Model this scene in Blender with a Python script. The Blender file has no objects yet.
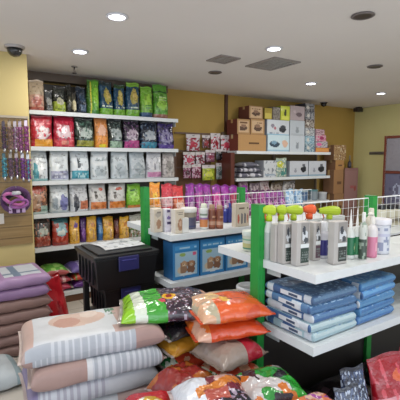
import bpy, bmesh, math, random
from mathutils import Vector, Matrix, noise
random.seed(7)
SC = bpy.context.scene
COL = SC.collection
# ---------------------------------------------------------------- camera, world, light, exposure
PSI, TH, FPX, CH = math.radians(33), math.radians(5.67), 403.0, 1.5
cam_d = bpy.data.cameras.new('camera'); cam = bpy.data.objects.new('camera', cam_d); COL.objects.link(cam)
cam.location = (0, 0, CH); cam.rotation_euler = (math.pi/2-TH, 0, -PSI)
cam_d.sensor_width = 36; cam_d.lens = 36*FPX/400; cam_d.clip_start = 0.02
SC.camera = cam
w = bpy.data.worlds.new('world'); SC.world = w; w.use_nodes = True
bg = w.node_tree.nodes['Background']; bg.inputs[0].default_value = (0.80, 0.88, 1.0, 1); bg.inputs[1].default_value = 1.25
ld = bpy.data.lights.new('storefront_daylight', 'AREA'); ld.shape = 'RECTANGLE'; ld.size = 4.5; ld.size_y = 2.0
ld.energy = 42; ld.color = (0.86, 0.93, 1.0)
lo = bpy.data.objects.new('storefront_daylight', ld); COL.objects.link(lo)
lo.location = (0.2, -2.3, .9); lo.rotation_euler = (math.radians(118), 0, math.radians(-15))
SC.view_settings.view_transform = 'Standard'; SC.view_settings.look = 'None'
SC.view_settings.exposure = 0.0; SC.view_settings.gamma = 1.0; SC.view_settings.use_curve_mapping = False

F = Vector((math.sin(PSI)*math.cos(TH), math.cos(PSI)*math.cos(TH), -math.sin(TH)))
R = Vector((math.cos(PSI), -math.sin(PSI), 0)); U = R.cross(F)
def at(px, py, ax, val):                       # point of the plane ax=val seen at a pixel
    d = F + R*((px-200)/FPX) - U*((py-200)/FPX); i = 'xyz'.index(ax); o = Vector((0, 0, CH))
    return o + d*((val-o[i])/d[i])
def X_at(px, Y, z):
    a = (px-200)/FPX
    return (a*(Y*F.y+(z-CH)*F.z)-Y*R.y)/(R.x-a*F.x)
def depth(p): return (Vector(p)-Vector((0, 0, CH))).dot(F)

# ---------------------------------------------------------------- colour + print helpers
def lin(c):
    if isinstance(c, str):
        c = tuple(int(c[i:i+2], 16) for i in (0, 2, 4))
    return tuple((x/255/12.92 if x/255 <= .04045 else ((x/255+.055)/1.055)**2.4) for x in c[:3])+(1.0,)
_lc = {}
def L(c):
    if c not in _lc: _lc[c] = lin(c)
    return _lc[c]
def hsh(a, b=0, c=0):
    x = math.sin(a*127.1+b*311.7+c*74.7)*43758.5453
    return x-math.floor(x)
def prt(base, *layers, seed=0):
    """print: list of flat inked shapes evaluated over u,v in 0..1"""
    def f(u, v, *k):
        c = base
        for l in layers:
            t = l[0]
            if t == 'r':
                if l[1] <= u <= l[3] and l[2] <= v <= l[4]: c = l[5]
            elif t == 'e':
                n = .22*noise.noise(Vector((u*6+seed, v*6, seed*1.7)))
                if ((u-l[1])/l[3])**2+((v-l[2])/l[4])**2 < 1+n*3*(l[6] if len(l) > 6 else 1): c = l[5]
            elif t == 's':                      # slanted band: u*a+v*b between lo and hi
                if l[3] <= u*l[1]+v*l[2] <= l[4]: c = l[5]
            elif t == 'w':                      # wavy band
                q = u*l[1]+v*l[2]+.06*math.sin((u*l[2]-v*l[1])*7+seed)
                if l[3] <= q <= l[4]: c = l[5]
            elif t == 'n':
                if noise.noise(Vector((u*l[1]+seed*3.1, v*l[1], seed))) > l[2]: c = l[3]
            elif t == 'st':                     # repeated stripes along u
                if l[3] <= v <= l[4] and (u*l[1]) % 1 < l[2]: c = l[5]
            elif t == 't':                      # lines of small unreadable lettering
                if l[1] <= u <= l[3] and l[2] <= v <= l[4]:
                    rows, n = l[6], l[7]
                    a = (v-l[2])/(l[4]-l[2])*rows
                    if a % 1 < .62 and hsh(int((u-l[1])/(l[3]-l[1])*n), int(a), seed) > .38: c = l[5]
            elif t == 'p':                      # sitting pet: body, head, two ears
                x, y, s = (u-l[1])/l[3], (v-l[2])/l[3]*(l[5] if len(l) > 5 else 1), 1
                if len(l) > 6:
                    if (x/.95)**2+(y/1.0)**2 < 1: c = l[4]
                    if ((x-.1)/.75)**2+((y-1.3)/.68)**2 < 1: c = l[6]
                    if ((x-.9)/.22)**2+((y-1.1)/.55)**2 < 1 or ((x+.7)/.22)**2+((y-1.1)/.55)**2 < 1: c = l[4]
                    if ((x-.1)/.3)**2+((y-1.05)/.25)**2 < 1: c = 'd8c8b4'
                    if ((x-.1)/.12)**2+((y-1.12)/.1)**2 < 1: c = '30241c'
                elif (x/.8)**2+(y/1.0)**2 < 1 or ((x-.1)/.6)**2+((y-1.25)/.55)**2 < 1 or \
                   ((x-.5)/.18)**2+((y-1.75)/.4)**2 < 1 or ((x+.3)/.18)**2+((y-1.75)/.4)**2 < 1: c = l[4]
        return c
    return f

# ---------------------------------------------------------------- materials
def mat_attr(name, rough, coat=0, bump=0, bscale=20, metal=0, sheen=0, detail=3, spec=.5):
    m = bpy.data.materials.new(name); m.use_nodes = True; nt = m.node_tree; b = nt.nodes['Principled BSDF']
    a = nt.nodes.new('ShaderNodeAttribute'); a.attribute_name = 'Ink'
    nz = nt.nodes.new('ShaderNodeTexNoise'); tc = nt.nodes.new('ShaderNodeTexCoord')
    nt.links.new(tc.outputs['Object'], nz.inputs['Vector']); nz.inputs['Scale'].default_value = bscale
    nz.inputs['Detail'].default_value = detail
    mx = nt.nodes.new('ShaderNodeHueSaturation'); mr = nt.nodes.new('ShaderNodeMapRange')
    mr.inputs[3].default_value = .93; mr.inputs[4].default_value = 1.07
    nt.links.new(nz.outputs['Fac'], mr.inputs[0]); nt.links.new(mr.outputs[0], mx.inputs['Value'])
    nt.links.new(a.outputs['Color'], mx.inputs['Color']); nt.links.new(mx.outputs[0], b.inputs['Base Color'])
    b.inputs['Roughness'].default_value = rough; b.inputs['Metallic'].default_value = metal
    b.inputs['Coat Weight'].default_value = coat; b.inputs['Coat Roughness'].default_value = .12
    b.inputs['Specular IOR Level'].default_value = spec
    b.inputs['Sheen Weight'].default_value = sheen
    if bump:
        bp = nt.nodes.new('ShaderNodeBump'); bp.inputs['Strength'].default_value = bump
        bp.inputs['Distance'].default_value = .01
        nt.links.new(nz.outputs['Fac'], bp.inputs['Height']); nt.links.new(bp.outputs[0], b.inputs['Normal'])
        nt.links.new(bp.outputs[0], b.inputs['Coat Normal'])
    return m
FILM = mat_attr('printed_film', .24, .45, .8, 24)
SOFT = mat_attr('printed_soft_film', .38, .25, .5, 20)
CRINKLE = mat_attr('crinkled_glossy_film', .2, .7, .9, 22)
WOVEN = mat_attr('woven_sack', .5, .06, .3, 14)
for n_ in WOVEN.node_tree.nodes:
    if n_.type == 'MAP_RANGE': n_.inputs[3].default_value = .70; n_.inputs[4].default_value = .90
PAPER = mat_attr('printed_card', .6, .05)
BOARD = mat_attr('cardboard', .85, 0, .1, 60)
PLASTIC = mat_attr('moulded_plastic', .38, .1)
PAINT = mat_attr('powder_coated_steel', .42, .1)
CLOTH = mat_attr('webbing', .8, 0, .4, 150, sheen=.3)
METAL = mat_attr('steel', .3, 0, metal=1)
PAD = mat_attr('pad_wrap', .45, .15, .6, 40)

def proc(name, c1, c2, rough, scale, bump=0, stretch=(1, 1, 1), detail=4):
    m = bpy.data.materials.new(name); m.use_nodes = True; nt = m.node_tree; b = nt.nodes['Principled BSDF']
    tc = nt.nodes.new('ShaderNodeTexCoord'); mp = nt.nodes.new('ShaderNodeMapping'); mp.inputs['Scale'].default_value = stretch
    nz = nt.nodes.new('ShaderNodeTexNoise'); nz.inputs['Scale'].default_value = scale; nz.inputs['Detail'].default_value = detail
    cr = nt.nodes.new('ShaderNodeValToRGB'); cr.color_ramp.elements[0].color = L(c1); cr.color_ramp.elements[1].color = L(c2)
    cr.color_ramp.elements[0].position = .3; cr.color_ramp.elements[1].position = .7
    nt.links.new(tc.outputs['Object'], mp.inputs[0]); nt.links.new(mp.outputs[0], nz.inputs['Vector'])
    nt.links.new(nz.outputs['Fac'], cr.inputs[0]); nt.links.new(cr.outputs[0], b.inputs['Base Color'])
    b.inputs['Roughness'].default_value = rough
    if bump:
        bp = nt.nodes.new('ShaderNodeBump'); bp.inputs['Strength'].default_value = bump; bp.inputs['Distance'].default_value = .005
        nt.links.new(nz.outputs['Fac'], bp.inputs['Height']); nt.links.new(bp.outputs[0], b.inputs['Normal'])
    return m
def tile_mat():
    m = proc('floor_tiles', 'cfc8bd', 'bdb6ab', .3, 3); nt = m.node_tree; b = nt.nodes['Principled BSDF']
    br = nt.nodes.new('ShaderNodeTexBrick'); br.offset = 0; br.inputs['Scale'].default_value = 1
    br.inputs['Brick Width'].default_value = .4; br.inputs['Row Height'].default_value = .4
    br.inputs['Mortar Size'].default_value = .004; br.inputs['Mortar'].default_value = L('8c857a')
    tc = [n for n in nt.nodes if n.type == 'TEX_COORD'][0]; cr = [n for n in nt.nodes if n.type == 'VALTORGB'][0]
    nt.links.new(tc.outputs['Object'], br.inputs['Vector'])
    nt.links.new(cr.outputs[0], br.inputs['Color1']); nt.links.new(cr.outputs[0], br.inputs['Color2'])
    nt.links.new(br.outputs['Color'], b.inputs['Base Color'])
    return m
def emis(name, c, s):
    m = bpy.data.materials.new(name); m.use_nodes = True; b = m.node_tree.nodes['Principled BSDF']
    b.inputs['Emission Color'].default_value = L(c); b.inputs['Emission Strength'].default_value = s
    return m
LENS = emis('lit_lens', 'f0f4ff', 14)
CEIL = proc('ceiling_paint', 'e2dcd8', 'dcd6d2', .85, .8)
WALLY = proc('mustard_wall_paint', 'b3934a', 'aa8a44', .8, 1.5)
WALLP = proc('pale_wall_paint', 'cfc88f', 'c6bf86', .8, 1.2)
WALLC = proc('column_wall_paint', 'cdbb84', 'c2ae74', .8, 1.2)
SLATM = proc('slatwall_laminate', '957a4e', '84693e', .5, 4, 0, (.6, 1, 14))

# ---------------------------------------------------------------- mesh builder
class MB:
    def __init__(s): s.v = []; s.f = []; s.c = []
    def box(s, x0, x1, y0, y1, z0, z1, c='c0c0c0'):
        b = len(s.v)
        s.v += [(x0, y0, z0), (x1, y0, z0), (x1, y1, z0), (x0, y1, z0), (x0, y0, z1), (x1, y0, z1), (x1, y1, z1), (x0, y1, z1)]
        for q in ((0, 3, 2, 1), (4, 5, 6, 7), (0, 1, 5, 4), (1, 2, 6, 5), (2, 3, 7, 6), (3, 0, 4, 7)):
            s.f.append(tuple(b+i for i in q)); s.c.append(c)
        return s
    def grid(s, fn, nu, nv, cf, flip=False):
        b = len(s.v)
        for j in range(nv+1):
            for i in range(nu+1): s.v.append(tuple(fn(i/nu, j/nv)))
        for j in range(nv):
            for i in range(nu):
                a = b+j*(nu+1)+i; q = (a, a+1, a+nu+2, a+nu+1)
                s.f.append(q[::-1] if flip else q)
                s.c.append(cf((i+.5)/nu, (j+.5)/nv) if callable(cf) else cf)
        return s
    def lathe(s, prof, n=20, c='ffffff', ox=0, oy=0, oz=0, sx=1, sy=1, pw=2.0, pf=None):
        """prof: (radius, z[, colour]) bottom to top; pw > 2 squares the section; pf(u,v) prints"""
        b = len(s.v); zs = [p[1] for p in prof]; z0, z1 = min(zs), max(zs)
        for p in prof:
            for i in range(n):
                a = 2*math.pi*i/n+math.pi/2; ca, sa = math.cos(a), math.sin(a)
                k = (abs(ca)**pw+abs(sa)**pw)**(-1/pw)
                s.v.append((ox+p[0]*k*ca*sx, oy+p[0]*k*sa*sy, oz+p[1]))
        for j in range(len(prof)-1):
            cc = prof[j][2] if len(prof[j]) > 2 else c
            for i in range(n):
                s.f.append((b+j*n+i, b+j*n+(i+1) % n, b+(j+1)*n+(i+1) % n, b+(j+1)*n+i))
                s.c.append(pf((i+.5)/n, (prof[j][1]+prof[j+1][1]-2*z0)/2/(z1-z0)) if pf else cc)
        s.f.append(tuple(b+i for i in range(n))[::-1]); s.c.append(prof[0][2] if len(prof[0]) > 2 else c)
        m = b+(len(prof)-1)*n
        s.f.append(tuple(m+i for i in range(n))); s.c.append(prof[-1][2] if len(prof[-1]) > 2 else c)
        return s
    def tube(s, pts, r, c, n=8, closed=False):
        P = [Vector(p) for p in pts]; b = len(s.v); k = len(P); up = Vector((0, 0, 1))
        for i, p in enumerate(P):
            d = (P[(i+1) % k]-P[i-1]) if closed else (P[min(i+1, k-1)]-P[max(i-1, 0)])
            d.normalize(); a = d.cross(up)
            if a.length < .05: a = d.cross(Vector((1, 0, 0)))
            a.normalize(); e = d.cross(a)
            for j in range(n):
                t = 2*math.pi*j/n; s.v.append(tuple(p+a*(r*math.cos(t))+e*(r*math.sin(t))))
        for i in range(k if closed else k-1):
            for j in range(n):
                i2 = (i+1) % k
                s.f.append((b+i*n+j, b+i*n+(j+1) % n, b+i2*n+(j+1) % n, b+i2*n+j)); s.c.append(c)
        if not closed:
            s.f.append(tuple(b+j for j in range(n))[::-1]); s.c.append(c)
            s.f.append(tuple(b+(k-1)*n+j for j in range(n))); s.c.append(c)
        return s
    def build(s, name, mat, parent=None, smooth=False, bev=0, merge=False):
        me = bpy.data.meshes.new(name); me.from_pydata(s.v, [], s.f); me.materials.append(mat)
        at_ = me.color_attributes.new('Ink', 'FLOAT_COLOR', 'CORNER')
        buf = []
        for p, c in zip(me.polygons, s.c): buf += list(L(c))*p.loop_total
        at_.data.foreach_set('color', buf)
        if merge or bev or smooth:
            bm = bmesh.new(); bm.from_mesh(me); bmesh.ops.remove_doubles(bm, verts=bm.verts, dist=1e-5)
            bmesh.ops.recalc_face_normals(bm, faces=bm.faces); bm.to_mesh(me); bm.free()
        if smooth:
            me.polygons.foreach_set('use_smooth', [True]*len(me.polygons))
        o = bpy.data.objects.new(name, me); COL.objects.link(o)
        if parent: o.parent = parent
        if bev:
            m = o.modifiers.new('bevel', 'BEVEL'); m.width = bev; m.segments = 2; m.limit_method = 'ANGLE'; m.angle_limit = .7
        return o
def sharp(o, a=35):
    import math as _m
    me = o.data
    bm = bmesh.new(); bm.from_mesh(me)
    for e in bm.edges:
        e.smooth = not (len(e.link_faces) == 2 and e.calc_face_angle(0) > _m.radians(a))
    bm.to_mesh(me); bm.free(); return o

def tag(o, label, cat, group=None, kind=None):
    o['label'] = label; o['category'] = cat
    if group: o['group'] = group
    if kind: o['kind'] = kind
    return o
def thing(name, label, cat, loc=(0, 0, 0), rz=0, group=None, rx=0, ry=0):
    o = bpy.data.objects.new(name, None); COL.objects.link(o); o.empty_display_size = .05
    o.location = loc; o.rotation_euler = (rx, ry, rz); tag(o, label, cat, group); return o
def place(o, loc, rz=0, rx=0, ry=0): o.location = loc; o.rotation_euler = (rx, ry, rz); return o
def struct(name, mb, mat, **k):
    o = mb.build(name, mat, **k); o['kind'] = 'structure'; return o

# ---------------------------------------------------------------- the room
CZ = 2.43
struct('floor', MB().box(-1.6, 6.6, -2.6, 4.9, -.1, 0), tile_mat())
struct('ceiling', MB().box(-1.6, 6.6, -2.6, 4.9, CZ, CZ+.1), CEIL)
struct('wall_back', MB().box(.70, 6.6, 4.75, 4.9, 0, CZ), WALLY)
struct('wall_right', MB().box(6.47, 6.6, -2.6, 4.75, 0, CZ), WALLP)
struct('wall_left', MB().box(-1.6, .715, 3.92, 4.9, 0, CZ), WALLC)
struct('baseboard_back', MB().box(.72, 6.46, 4.735, 4.75, 0, .09, '7a6a55'), PAINT)
struct('trim_1', MB().box(3.50, 3.545, 4.72, 4.75, 1.9, CZ, '4a2a20'), PAINT)        # brown upright on the back wall
struct('wall_top_shade', MB().box(.72, 2.50, 4.60, 4.75, CZ-.085, CZ, '5a4a3c'), PAINT)  # dark strip standing in for the shade along the wall top
# ---------------------------------------------------------------- ceiling fittings
def spotlight(x, y, lit, label):
    t = thing('recessed_spotlight', label, 'ceiling light', (x, y, CZ), 0, 'lit ceiling spotlights' if lit else 'unlit ceiling fittings')
    r = .070
    MB().lathe([(r, -.001), (r+.004, -.008), (r-.012, -.014), (r-.018, -.004)], 32, 'd8d8dc' if lit else '6a6260').build('trim_ring', PAINT, t, smooth=True)
    MB().lathe([(r-.02, -.010), (r-.02, -.0035)], 28, 'ffffff' if lit else '3a3432').build('lens', LENS if lit else PLASTIC, t)
    if lit:
        l = bpy.data.lights.new('lamp', 'AREA'); l.shape = 'DISK'; l.size = .13; l.energy = LAMP_W; l.color = (1.0, .96, .90)
        o = bpy.data.objects.new('lamp', l); COL.objects.link(o); o.parent = t; o.location = (0, 0, -.02)
LAMP_W = 9.5
for x, y, s in ((1.03, 2.575, 'bright round spotlight in ceiling nearest the camera'), (1.079, 3.55, 'lit round spotlight just in front of the left pet food shelving'),
                (2.409, 2.576, 'lit round spotlight beside the large square ceiling vent'), (3.858, 3.467, 'lit round spotlight over the shelf of boxes'),
                (5.245, 3.441, 'lit round spotlight near the pale right wall')):
    spotlight(x, y, True, s)
for x, y in ((1.05, .6), (2.45, .6), (3.85, 1.2), (-.4, 1.3), (3.86, 2.5)):
    spotlight(x, y, True, 'lit round ceiling spotlight over the aisle outside the photo') if (x, y) != (3.86, 2.5) else None
spotlight(2.353, 1.695, False, 'dark unlit round fitting, the one nearest the top right of ceiling')
spotlight(2.527, 3.598, False, 'small dark round fitting in ceiling beside the small vent')
spotlight(3.703, 2.507, False, 'dark unlit oval fitting between the two right ceiling lamps')
def vent(cx, cy, w, d, label, n):
    t = thing('ceiling_vent', label, 'ceiling vent', (cx, cy, CZ), 0)
    f = MB(); e = .025
    for a in ((-w/2, w/2, -d/2, -d/2+e), (-w/2, w/2, d/2-e, d/2), (-w/2, -w/2+e, -d/2+e, d/2-e), (w/2-e, w/2, -d/2+e, d/2-e)):
        f.box(a[0], a[1], a[2], a[3], -.012, 0, '8d8580')
    f.build('frame', PAINT, t)
    MB().box(-w/2+e, w/2-e, -d/2+e, d/2-e, -.003, -.001, '3d3a38').build('backing', PAINT, t)
    s = MB()
    for k in range(n):
        y = -d/2+e+(k+.5)*(d-2*e)/n
        s.box(-w/2+e, w/2-e, y-.006, y+.006, -.011, -.003, 'a09a95')
    for k in range(3):
        x = -w/2+(k+1)*w/4; s.box(x-.005, x+.005, -d/2+e, d/2-e, -.0115, -.0105, '9a948f')
    s.build('slat', PAINT, t)
vent(2.78, 2.99, .34, .42, 'large square grey air vent in the ceiling', 9)
vent(2.27, 3.10, .22, .24, 'small rectangular brownish air vent in the ceiling', 5)
t = thing('security_camera', 'dark dome security camera on ceiling over the left wall', 'security camera', (.585, 3.70, CZ))
MB().lathe([(.075, -.02), (.08, -.001)], 28, 'a8a09c').build('mount', PLASTIC, t)
MB().lathe([(.012, -.085), (.035, -.075), (.055, -.05), (.062, -.02)], 28, '2a2a2a').build('dome', FILM, t, smooth=True)
t = thing('security_camera', 'small black camera in ceiling corner by the pale wall', 'security camera', (6.30, 4.55, CZ))
MB().box(-.04, .04, -.04, .04, -.02, 0, '302a28').build('mount', PLASTIC, t)
MB().box(-.10, .06, -.05, .04, -.085, -.02, '2a2422').build('housing', PLASTIC, t, bev=.008)
t = thing('security_camera', 'small black dome camera above the tower of little cartons', 'security camera', (5.32, 4.5, CZ))
MB().lathe([(.06, -.012), (.06, 0)], 20, '504a48').build('mount', PLASTIC, t)
MB().lathe([(.01, -.07), (.04, -.055), (.05, -.012)], 20, '201c1c').build('dome', FILM, t, smooth=True)
t = thing('sprinkler_head', 'small dark sprinkler under ceiling above left shelving', 'sprinkler', (1.2, 4.15, CZ))
MB().lathe([(.03, -.008), (.03, 0)], 16, '8a8480').build('plate', PAINT, t)
MB().lathe([(.02, -.07), (.022, -.066), (.006, -.06), (.008, -.008)], 12, '4a4440').build('nozzle', METAL, t)

# ---------------------------------------------------------------- shelving
WH = 'd9dee0'
def board(x0, x1, yf, yb, z, name, par, c=WH, lip=.04, fwd=-1):
    m = MB(); m.box(x0, x1, min(yf, yb), max(yf, yb), z-.012, z, c)
    e = .004
    if fwd < 0: m.box(x0, x1, yf-e, yf+.014, z-lip, z+.001, c)
    else: m.box(x0, x1, yf-.014, yf+e, z-lip, z+.001, c)
    ya_, yb_ = (yf-e, yb) if fwd < 0 else (yb, yf+e)
    ya_, yb_ = min(ya_, yb_), max(ya_, yb_)
    m.box(x0-.003, x0, ya_, yb_, z-lip, z+.001, c); m.box(x1, x1+.003, ya_, yb_, z-lip, z+.001, c)
    return m.build(name, PAINT, par)
SHZ = [.12, .585, .939, 1.283, 1.635, 1.998]
t = thing('wall_shelving', 'tall white wall shelving filled with rows of pet food', 'shelving', (0, 0, 0))
for i, z in enumerate(SHZ): board(.80, 2.50, 4.35 if i else 4.22, 4.72, z, 'shelf_board', t)
MB().box(.80, 2.50, 4.72, 4.74, 0, 2.33, '2c241c').build('back_panel', PAINT, t)
for x in (.775, 2.50): MB().box(x, x+.025, 4.66, 4.72, 0, 2.1, 'cfd0cc').build('upright', PAINT, t)
MB().box(.80, 2.50, 4.24, 4.26, 0, .08, '6a4630').build('kick_plate', PAINT, t)
for x in (.80, 2.494):
    for z in SHZ[1:]: MB().box(x, x+.004, 4.40, 4.66, z-.09, z-.04, 'c0c2c0').build('bracket', PAINT, t)

def wire_panel(x0, x1, y, z0, z1, par, step=.05, c='e6e8e8'):
    m = MB(); n = round((x1-x0)/step)
    for i in range(n+1):
        x = x0+(x1-x0)*i/n; m.tube([(x, y, z0), (x, y, z1)], .0011, c, 6)
    k = max(1, round((z1-z0)/step))
    for i in range(k+1):
        z = z0+(z1-z0)*i/k; m.tube([(x0, y+.003, z), (x1, y+.003, z)], .0011 if i < k else .004, c, 6)
    m.build('wire_panel', PAINT, par)
GREEN = '1f8f3a'
def gondola(name, label, x0, bays, yf, yc, yb, ztop, zs, bay=.86, tops=None, wire=None, wires=None):
    t = thing(name, label, 'shelving')
    pw = .046
    for i in range(bays+1):
        x = x0+i*bay
        zt_ = tops[i] if tops else ztop
        def slots(u, v, H=zt_): return '1a7d32' if (.22 < u < .34 or .66 < u < .78) and (v*H) % .05 < .024 and .15 < v*H < H-.05 else GREEN
        pm = MB(); ng = max(4, int(zt_/.0125)); a0, a1, b0, b1 = x-pw/2, x+pw/2, yc-.03, yc+.03
        pm.grid(lambda u, v: (a0+(a1-a0)*u, b0, zt_*v), 9, ng, slots); pm.grid(lambda u, v: (a1-(a1-a0)*u, b1, zt_*v), 9, ng, slots)
        pm.grid(lambda u, v: (a0, b1-(b1-b0)*u, zt_*v), 9, ng, GREEN); pm.grid(lambda u, v: (a1, b0+(b1-b0)*u, zt_*v), 9, ng, GREEN)
        pm.grid(lambda u, v: (a0+(a1-a0)*u, b0+(b1-b0)*v, zt_), 9, 9, GREEN)
        post = pm.build('post', PAINT, t, merge=True)
        MB().box(a0-.001, a1+.001, b0-.001, b1+.001, zt_, zt_+.004, '1a7a30').build('post_cap', PLASTIC, post, bev=.001)
        MB().box(x-.02, x+.02, yf+.06, yb-.06, 0.0, .07, '3a3a3a').build('foot', PAINT, t, bev=.004)
    for i in range(bays):
        a, b = x0+i*bay+.012, x0+(i+1)*bay-.012+.018
        for j, z in enumerate(zs):
            fb = board(a, b, yf, yc-.031, z, 'shelf_board', t)
            board(a, b, yb, yc+.031, z, 'shelf_board', t, fwd=1)
            for x in (a+.014, b-.02):
                MB().box(x+.01, x+.014, yf+.24, yc-.031, z-.075, z-.013, 'b8bcbc').build('bracket', PAINT, fb)
        board(a, b, yf+.02, yb-.02, .16, 'base_deck', t, '8a8c8c')
        MB().box(a, b, yc-.008, yc+.008, .161, zs[-1]-.05, '2c2826').build('back_panel', PAINT, t)
        if wires is None or i < wires: wire_panel(x0+i*bay+pw/2, x0+(i+1)*bay-pw/2, yc, zs[-1]+.01, wire or ztop-.012, t)
    return t
gondola('gondola_shelving', 'near white gondola shelf with green post and grooming bottles', 1.345, 2, 1.165, 1.53, 1.885, 1.275, [.67, 1.0], bay=.93)
gondola('gondola_shelving', 'middle white gondola shelf with blue diaper boxes on its lower shelf', 1.265, 2, 2.325, 2.69, 3.05, 1.29, [.67, 1.0], bay=.9, tops=[1.30, 1.265, .99], wire=1.215, wires=2)

# box shelving on the back wall
BZ = [.13, .845, 1.245, 1.625]
t = thing('wall_shelving', 'white wall shelving with cartons stacked up to the ceiling', 'shelving')
for z in BZ: board(3.46, 5.40, 4.40, 4.72, z, 'shelf_board', t)
MB().box(3.46, 5.40, 4.725, 4.74, 0, 1.9, '6e5a34').build('back_panel', PAINT, t)
for x in (3.43, 4.42, 5.40): MB().box(x, x+.028, 4.69, 4.725, 0, 1.9, '7a6a58').build('upright', PAINT, t)
MB().box(3.36, 3.425, 4.40, 4.72, 0, 1.60, '5c2a22').build('side_panel', PAINT, t, bev=.003)

# ---------------------------------------------------------------- standing pouches
def pouch(name, label, cat, loc, w, h, d, pf, group=None, rz=0, rx=0, ry=0, mat=None, nu=18, nv=24, seal='d0d0d0', seed=None, par=None):
    seed = seed if seed is not None else random.random()*50
    mat = mat or FILM
    pf0 = pf; fr = h/w; busy = 'sack standing' not in label and 'red pouch' not in label
    def mixc(c, d, k):
        a = [int(c[i:i+2], 16) for i in (0, 2, 4)]; b = [int(d[i:i+2], 16) for i in (0, 2, 4)]
        return '%02x%02x%02x' % tuple(int(x*(1-k)+y*k) for x, y in zip(a, b))
    def pf(u, v, *q):                           # small busy print over the main design
        c = pf0(u, v); n1 = noise.noise(Vector((u*7+seed, v*7*fr, seed)))
        if busy and n1 > .30 and .06 < v < .9: c = mixc(c, 'f0ece4', .20)
        elif busy and n1 < -.30 and .06 < v < .9: c = mixc(c, '101014', .22)
        return c
    t = thing(name, label, cat, loc, rz, group, rx, ry)
    def prof(v): return max(.05, (1-max(0, (v-.35)/.65)**1.6))*(.86+.14*min(1, v*5))
    def pos(u, v, s):
        q = abs(2*u-1); sd = max(0, 1-q**4)**.5
        ww = w*(1.0-.02*math.sin(v*math.pi)-.085*v**3)
        n = noise.noise(Vector((u*3+seed, v*4, s*3)))*.05*d/.1
        bulge = .82+.18*math.sin(min(1, v*1.6)*math.pi)
        y = s*d/2*prof(v)*sd*bulge*(1+n*4*sd)+.012*math.sin(v*3+seed)*v
        return ((u-.5)*ww+.006*math.sin(v*5+seed)*v, y, v*h+.006*v*math.sin(u*7+seed))
    m = MB()
    m.grid(lambda u, v: pos(u, v, -1), nu, nv, pf)
    bk = pf(.98, .5)
    m.grid(lambda u, v: pos(u, v, 1), nu, nv, bk, True)
    m.grid(lambda u, v: (Vector(pos(u, 0, -1))*(1-v)+Vector(pos(u, 0, 1))*v), nu, 1, bk, True)
    m.grid(lambda u, v: (Vector(pos(u, 1, -1))*(1-v)+Vector(pos(u, 1, 1))*v), nu, 1, seal)
    m.build('body', mat, t, smooth=True)
    s = MB()
    for sg in (-1, 1):
        s.grid(lambda u, v: (pos(u, 1, -1)[0], pos(u, 1, 1)[1]*.5+pos(u, 1, -1)[1]*.5+sg*.0012, pos(u, 1, 1)[2]-.001+v*.018), nu, 1, seal, sg > 0)
    s.grid(lambda u, v: (pos(u, 1, -1)[0], pos(u, 1, 1)[1]*.5+pos(u, 1, -1)[1]*.5+(v-.5)*.0024, pos(u, 1, 1)[2]+.017), nu, 1, seal)
    s.build('top_seal', mat, t, smooth=False)
    return t
def pouch_px(xl, xr, ytop, Y, z, **k):
    """a pouch whose front fills xl..xr on a shelf at height z"""
    x0, x1 = X_at(xl, Y, z), X_at(xr, Y, z)
    h = at((xl+xr)/2, ytop, 'y', Y).z-z
    d = k.pop('d', .12)
    return pouch(loc=((x0+x1)/2, Y+d/2, z+.001), w=(x1-x0)*1.045, h=h-.018, d=d, **k)

PF = 4.375
# row on top (z 1.998)
def toprow(xl, xr, yt, pf, label, seal, mat=None, **k):
    pouch_px(xl, xr, yt, PF, 1.998, name='pet_food_bag', label=label, cat='pet food bag', pf=pf, group='bags on the top shelf of the left shelving', seal=seal, mat=mat, **k)
toprow(29.5, 45.5, 79, prt('c79a86', ('r', 0, .55, 1, 1, 'c8b49a'), ('e', .5, .3, .3, .15, 'b66a5c'), ('r', 0, 0, 1, .12, 'a85a4c')), 'salmon and beige bag at left end of the top shelf', 'bca890')
toprow(46.5, 54, 90, prt('4a4d50', ('e', .5, .5, .35, .2, '9a9c9a'), ('t', .1, .05, .9, .3, '8a8c8c', 3, 7)), 'short grey bag beside the salmon bag on top shelf', '333333')
toprow(54.5, 67, 86, prt('2a2e2a', ('r', 0, 0, 1, .42, 'a3b43c'), ('e', .5, .45, .25, .18, 'b8b8a0'), ('t', .1, .08, .9, .2, '6a7c20', 2, 8)), 'black bag with yellow-green lower half on top shelf', '202020')
toprow(67.5, 73, 84, prt('20221f', ('e', .6, .4, .3, .2, '4a4a3a')), 'narrow black bag on top shelf', '181818')
toprow(73.3, 77.5, 92, prt('3c3a30', ('e', .5, .4, .5, .3, 'd8cfa8')), 'slim bag with cream patch on top shelf', '2a2820')
toprow(78, 88, 86, prt('1e2a3a', ('e', .5, .6, .3, .15, '32465e'), ('t', .15, .1, .85, .35, '4c6078', 3, 8)), 'plain navy bag on top shelf', '18202c')
toprow(88.5, 100.5, 79, prt('5fa02c', ('r', 0, 0, .22, 1, '3f6a2a'), ('r', .22, 0, .36, 1, 'c8c43a'), ('e', .7, .55, .22, .3, '8ac23a'), ('r', .36, 0, 1, .12, '3a7a2a')), 'lime green bag with a yellow side stripe on top shelf', '4a7a2a')
BLG = lambda s, tp: prt('17405c', ('r', 0, 0, 1, .2, '6fa832'), ('e', .55, .6, .28, .26, 'a89c4a'), ('e', .6, .66, .15, .15, 'c8b060'), ('r', 0, .9, 1, 1, tp), ('t', .1, .24, .9, .32, 'c8d8c0', 1, 9), seed=s)
toprow(101.5, 114.5, 81, BLG(1, '22363a'), 'dark blue bag with green base, left of the three on top shelf', '1c2c30')
toprow(115.5, 126.5, 84, BLG(2, '33502a'), 'dark blue bag with green base, middle of the three on top shelf', '24402a')
toprow(127.5, 141, 82, BLG(3, '7fb03a'), 'dark blue bag with green base and lime rim on top shelf', '7fb03a')
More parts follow.
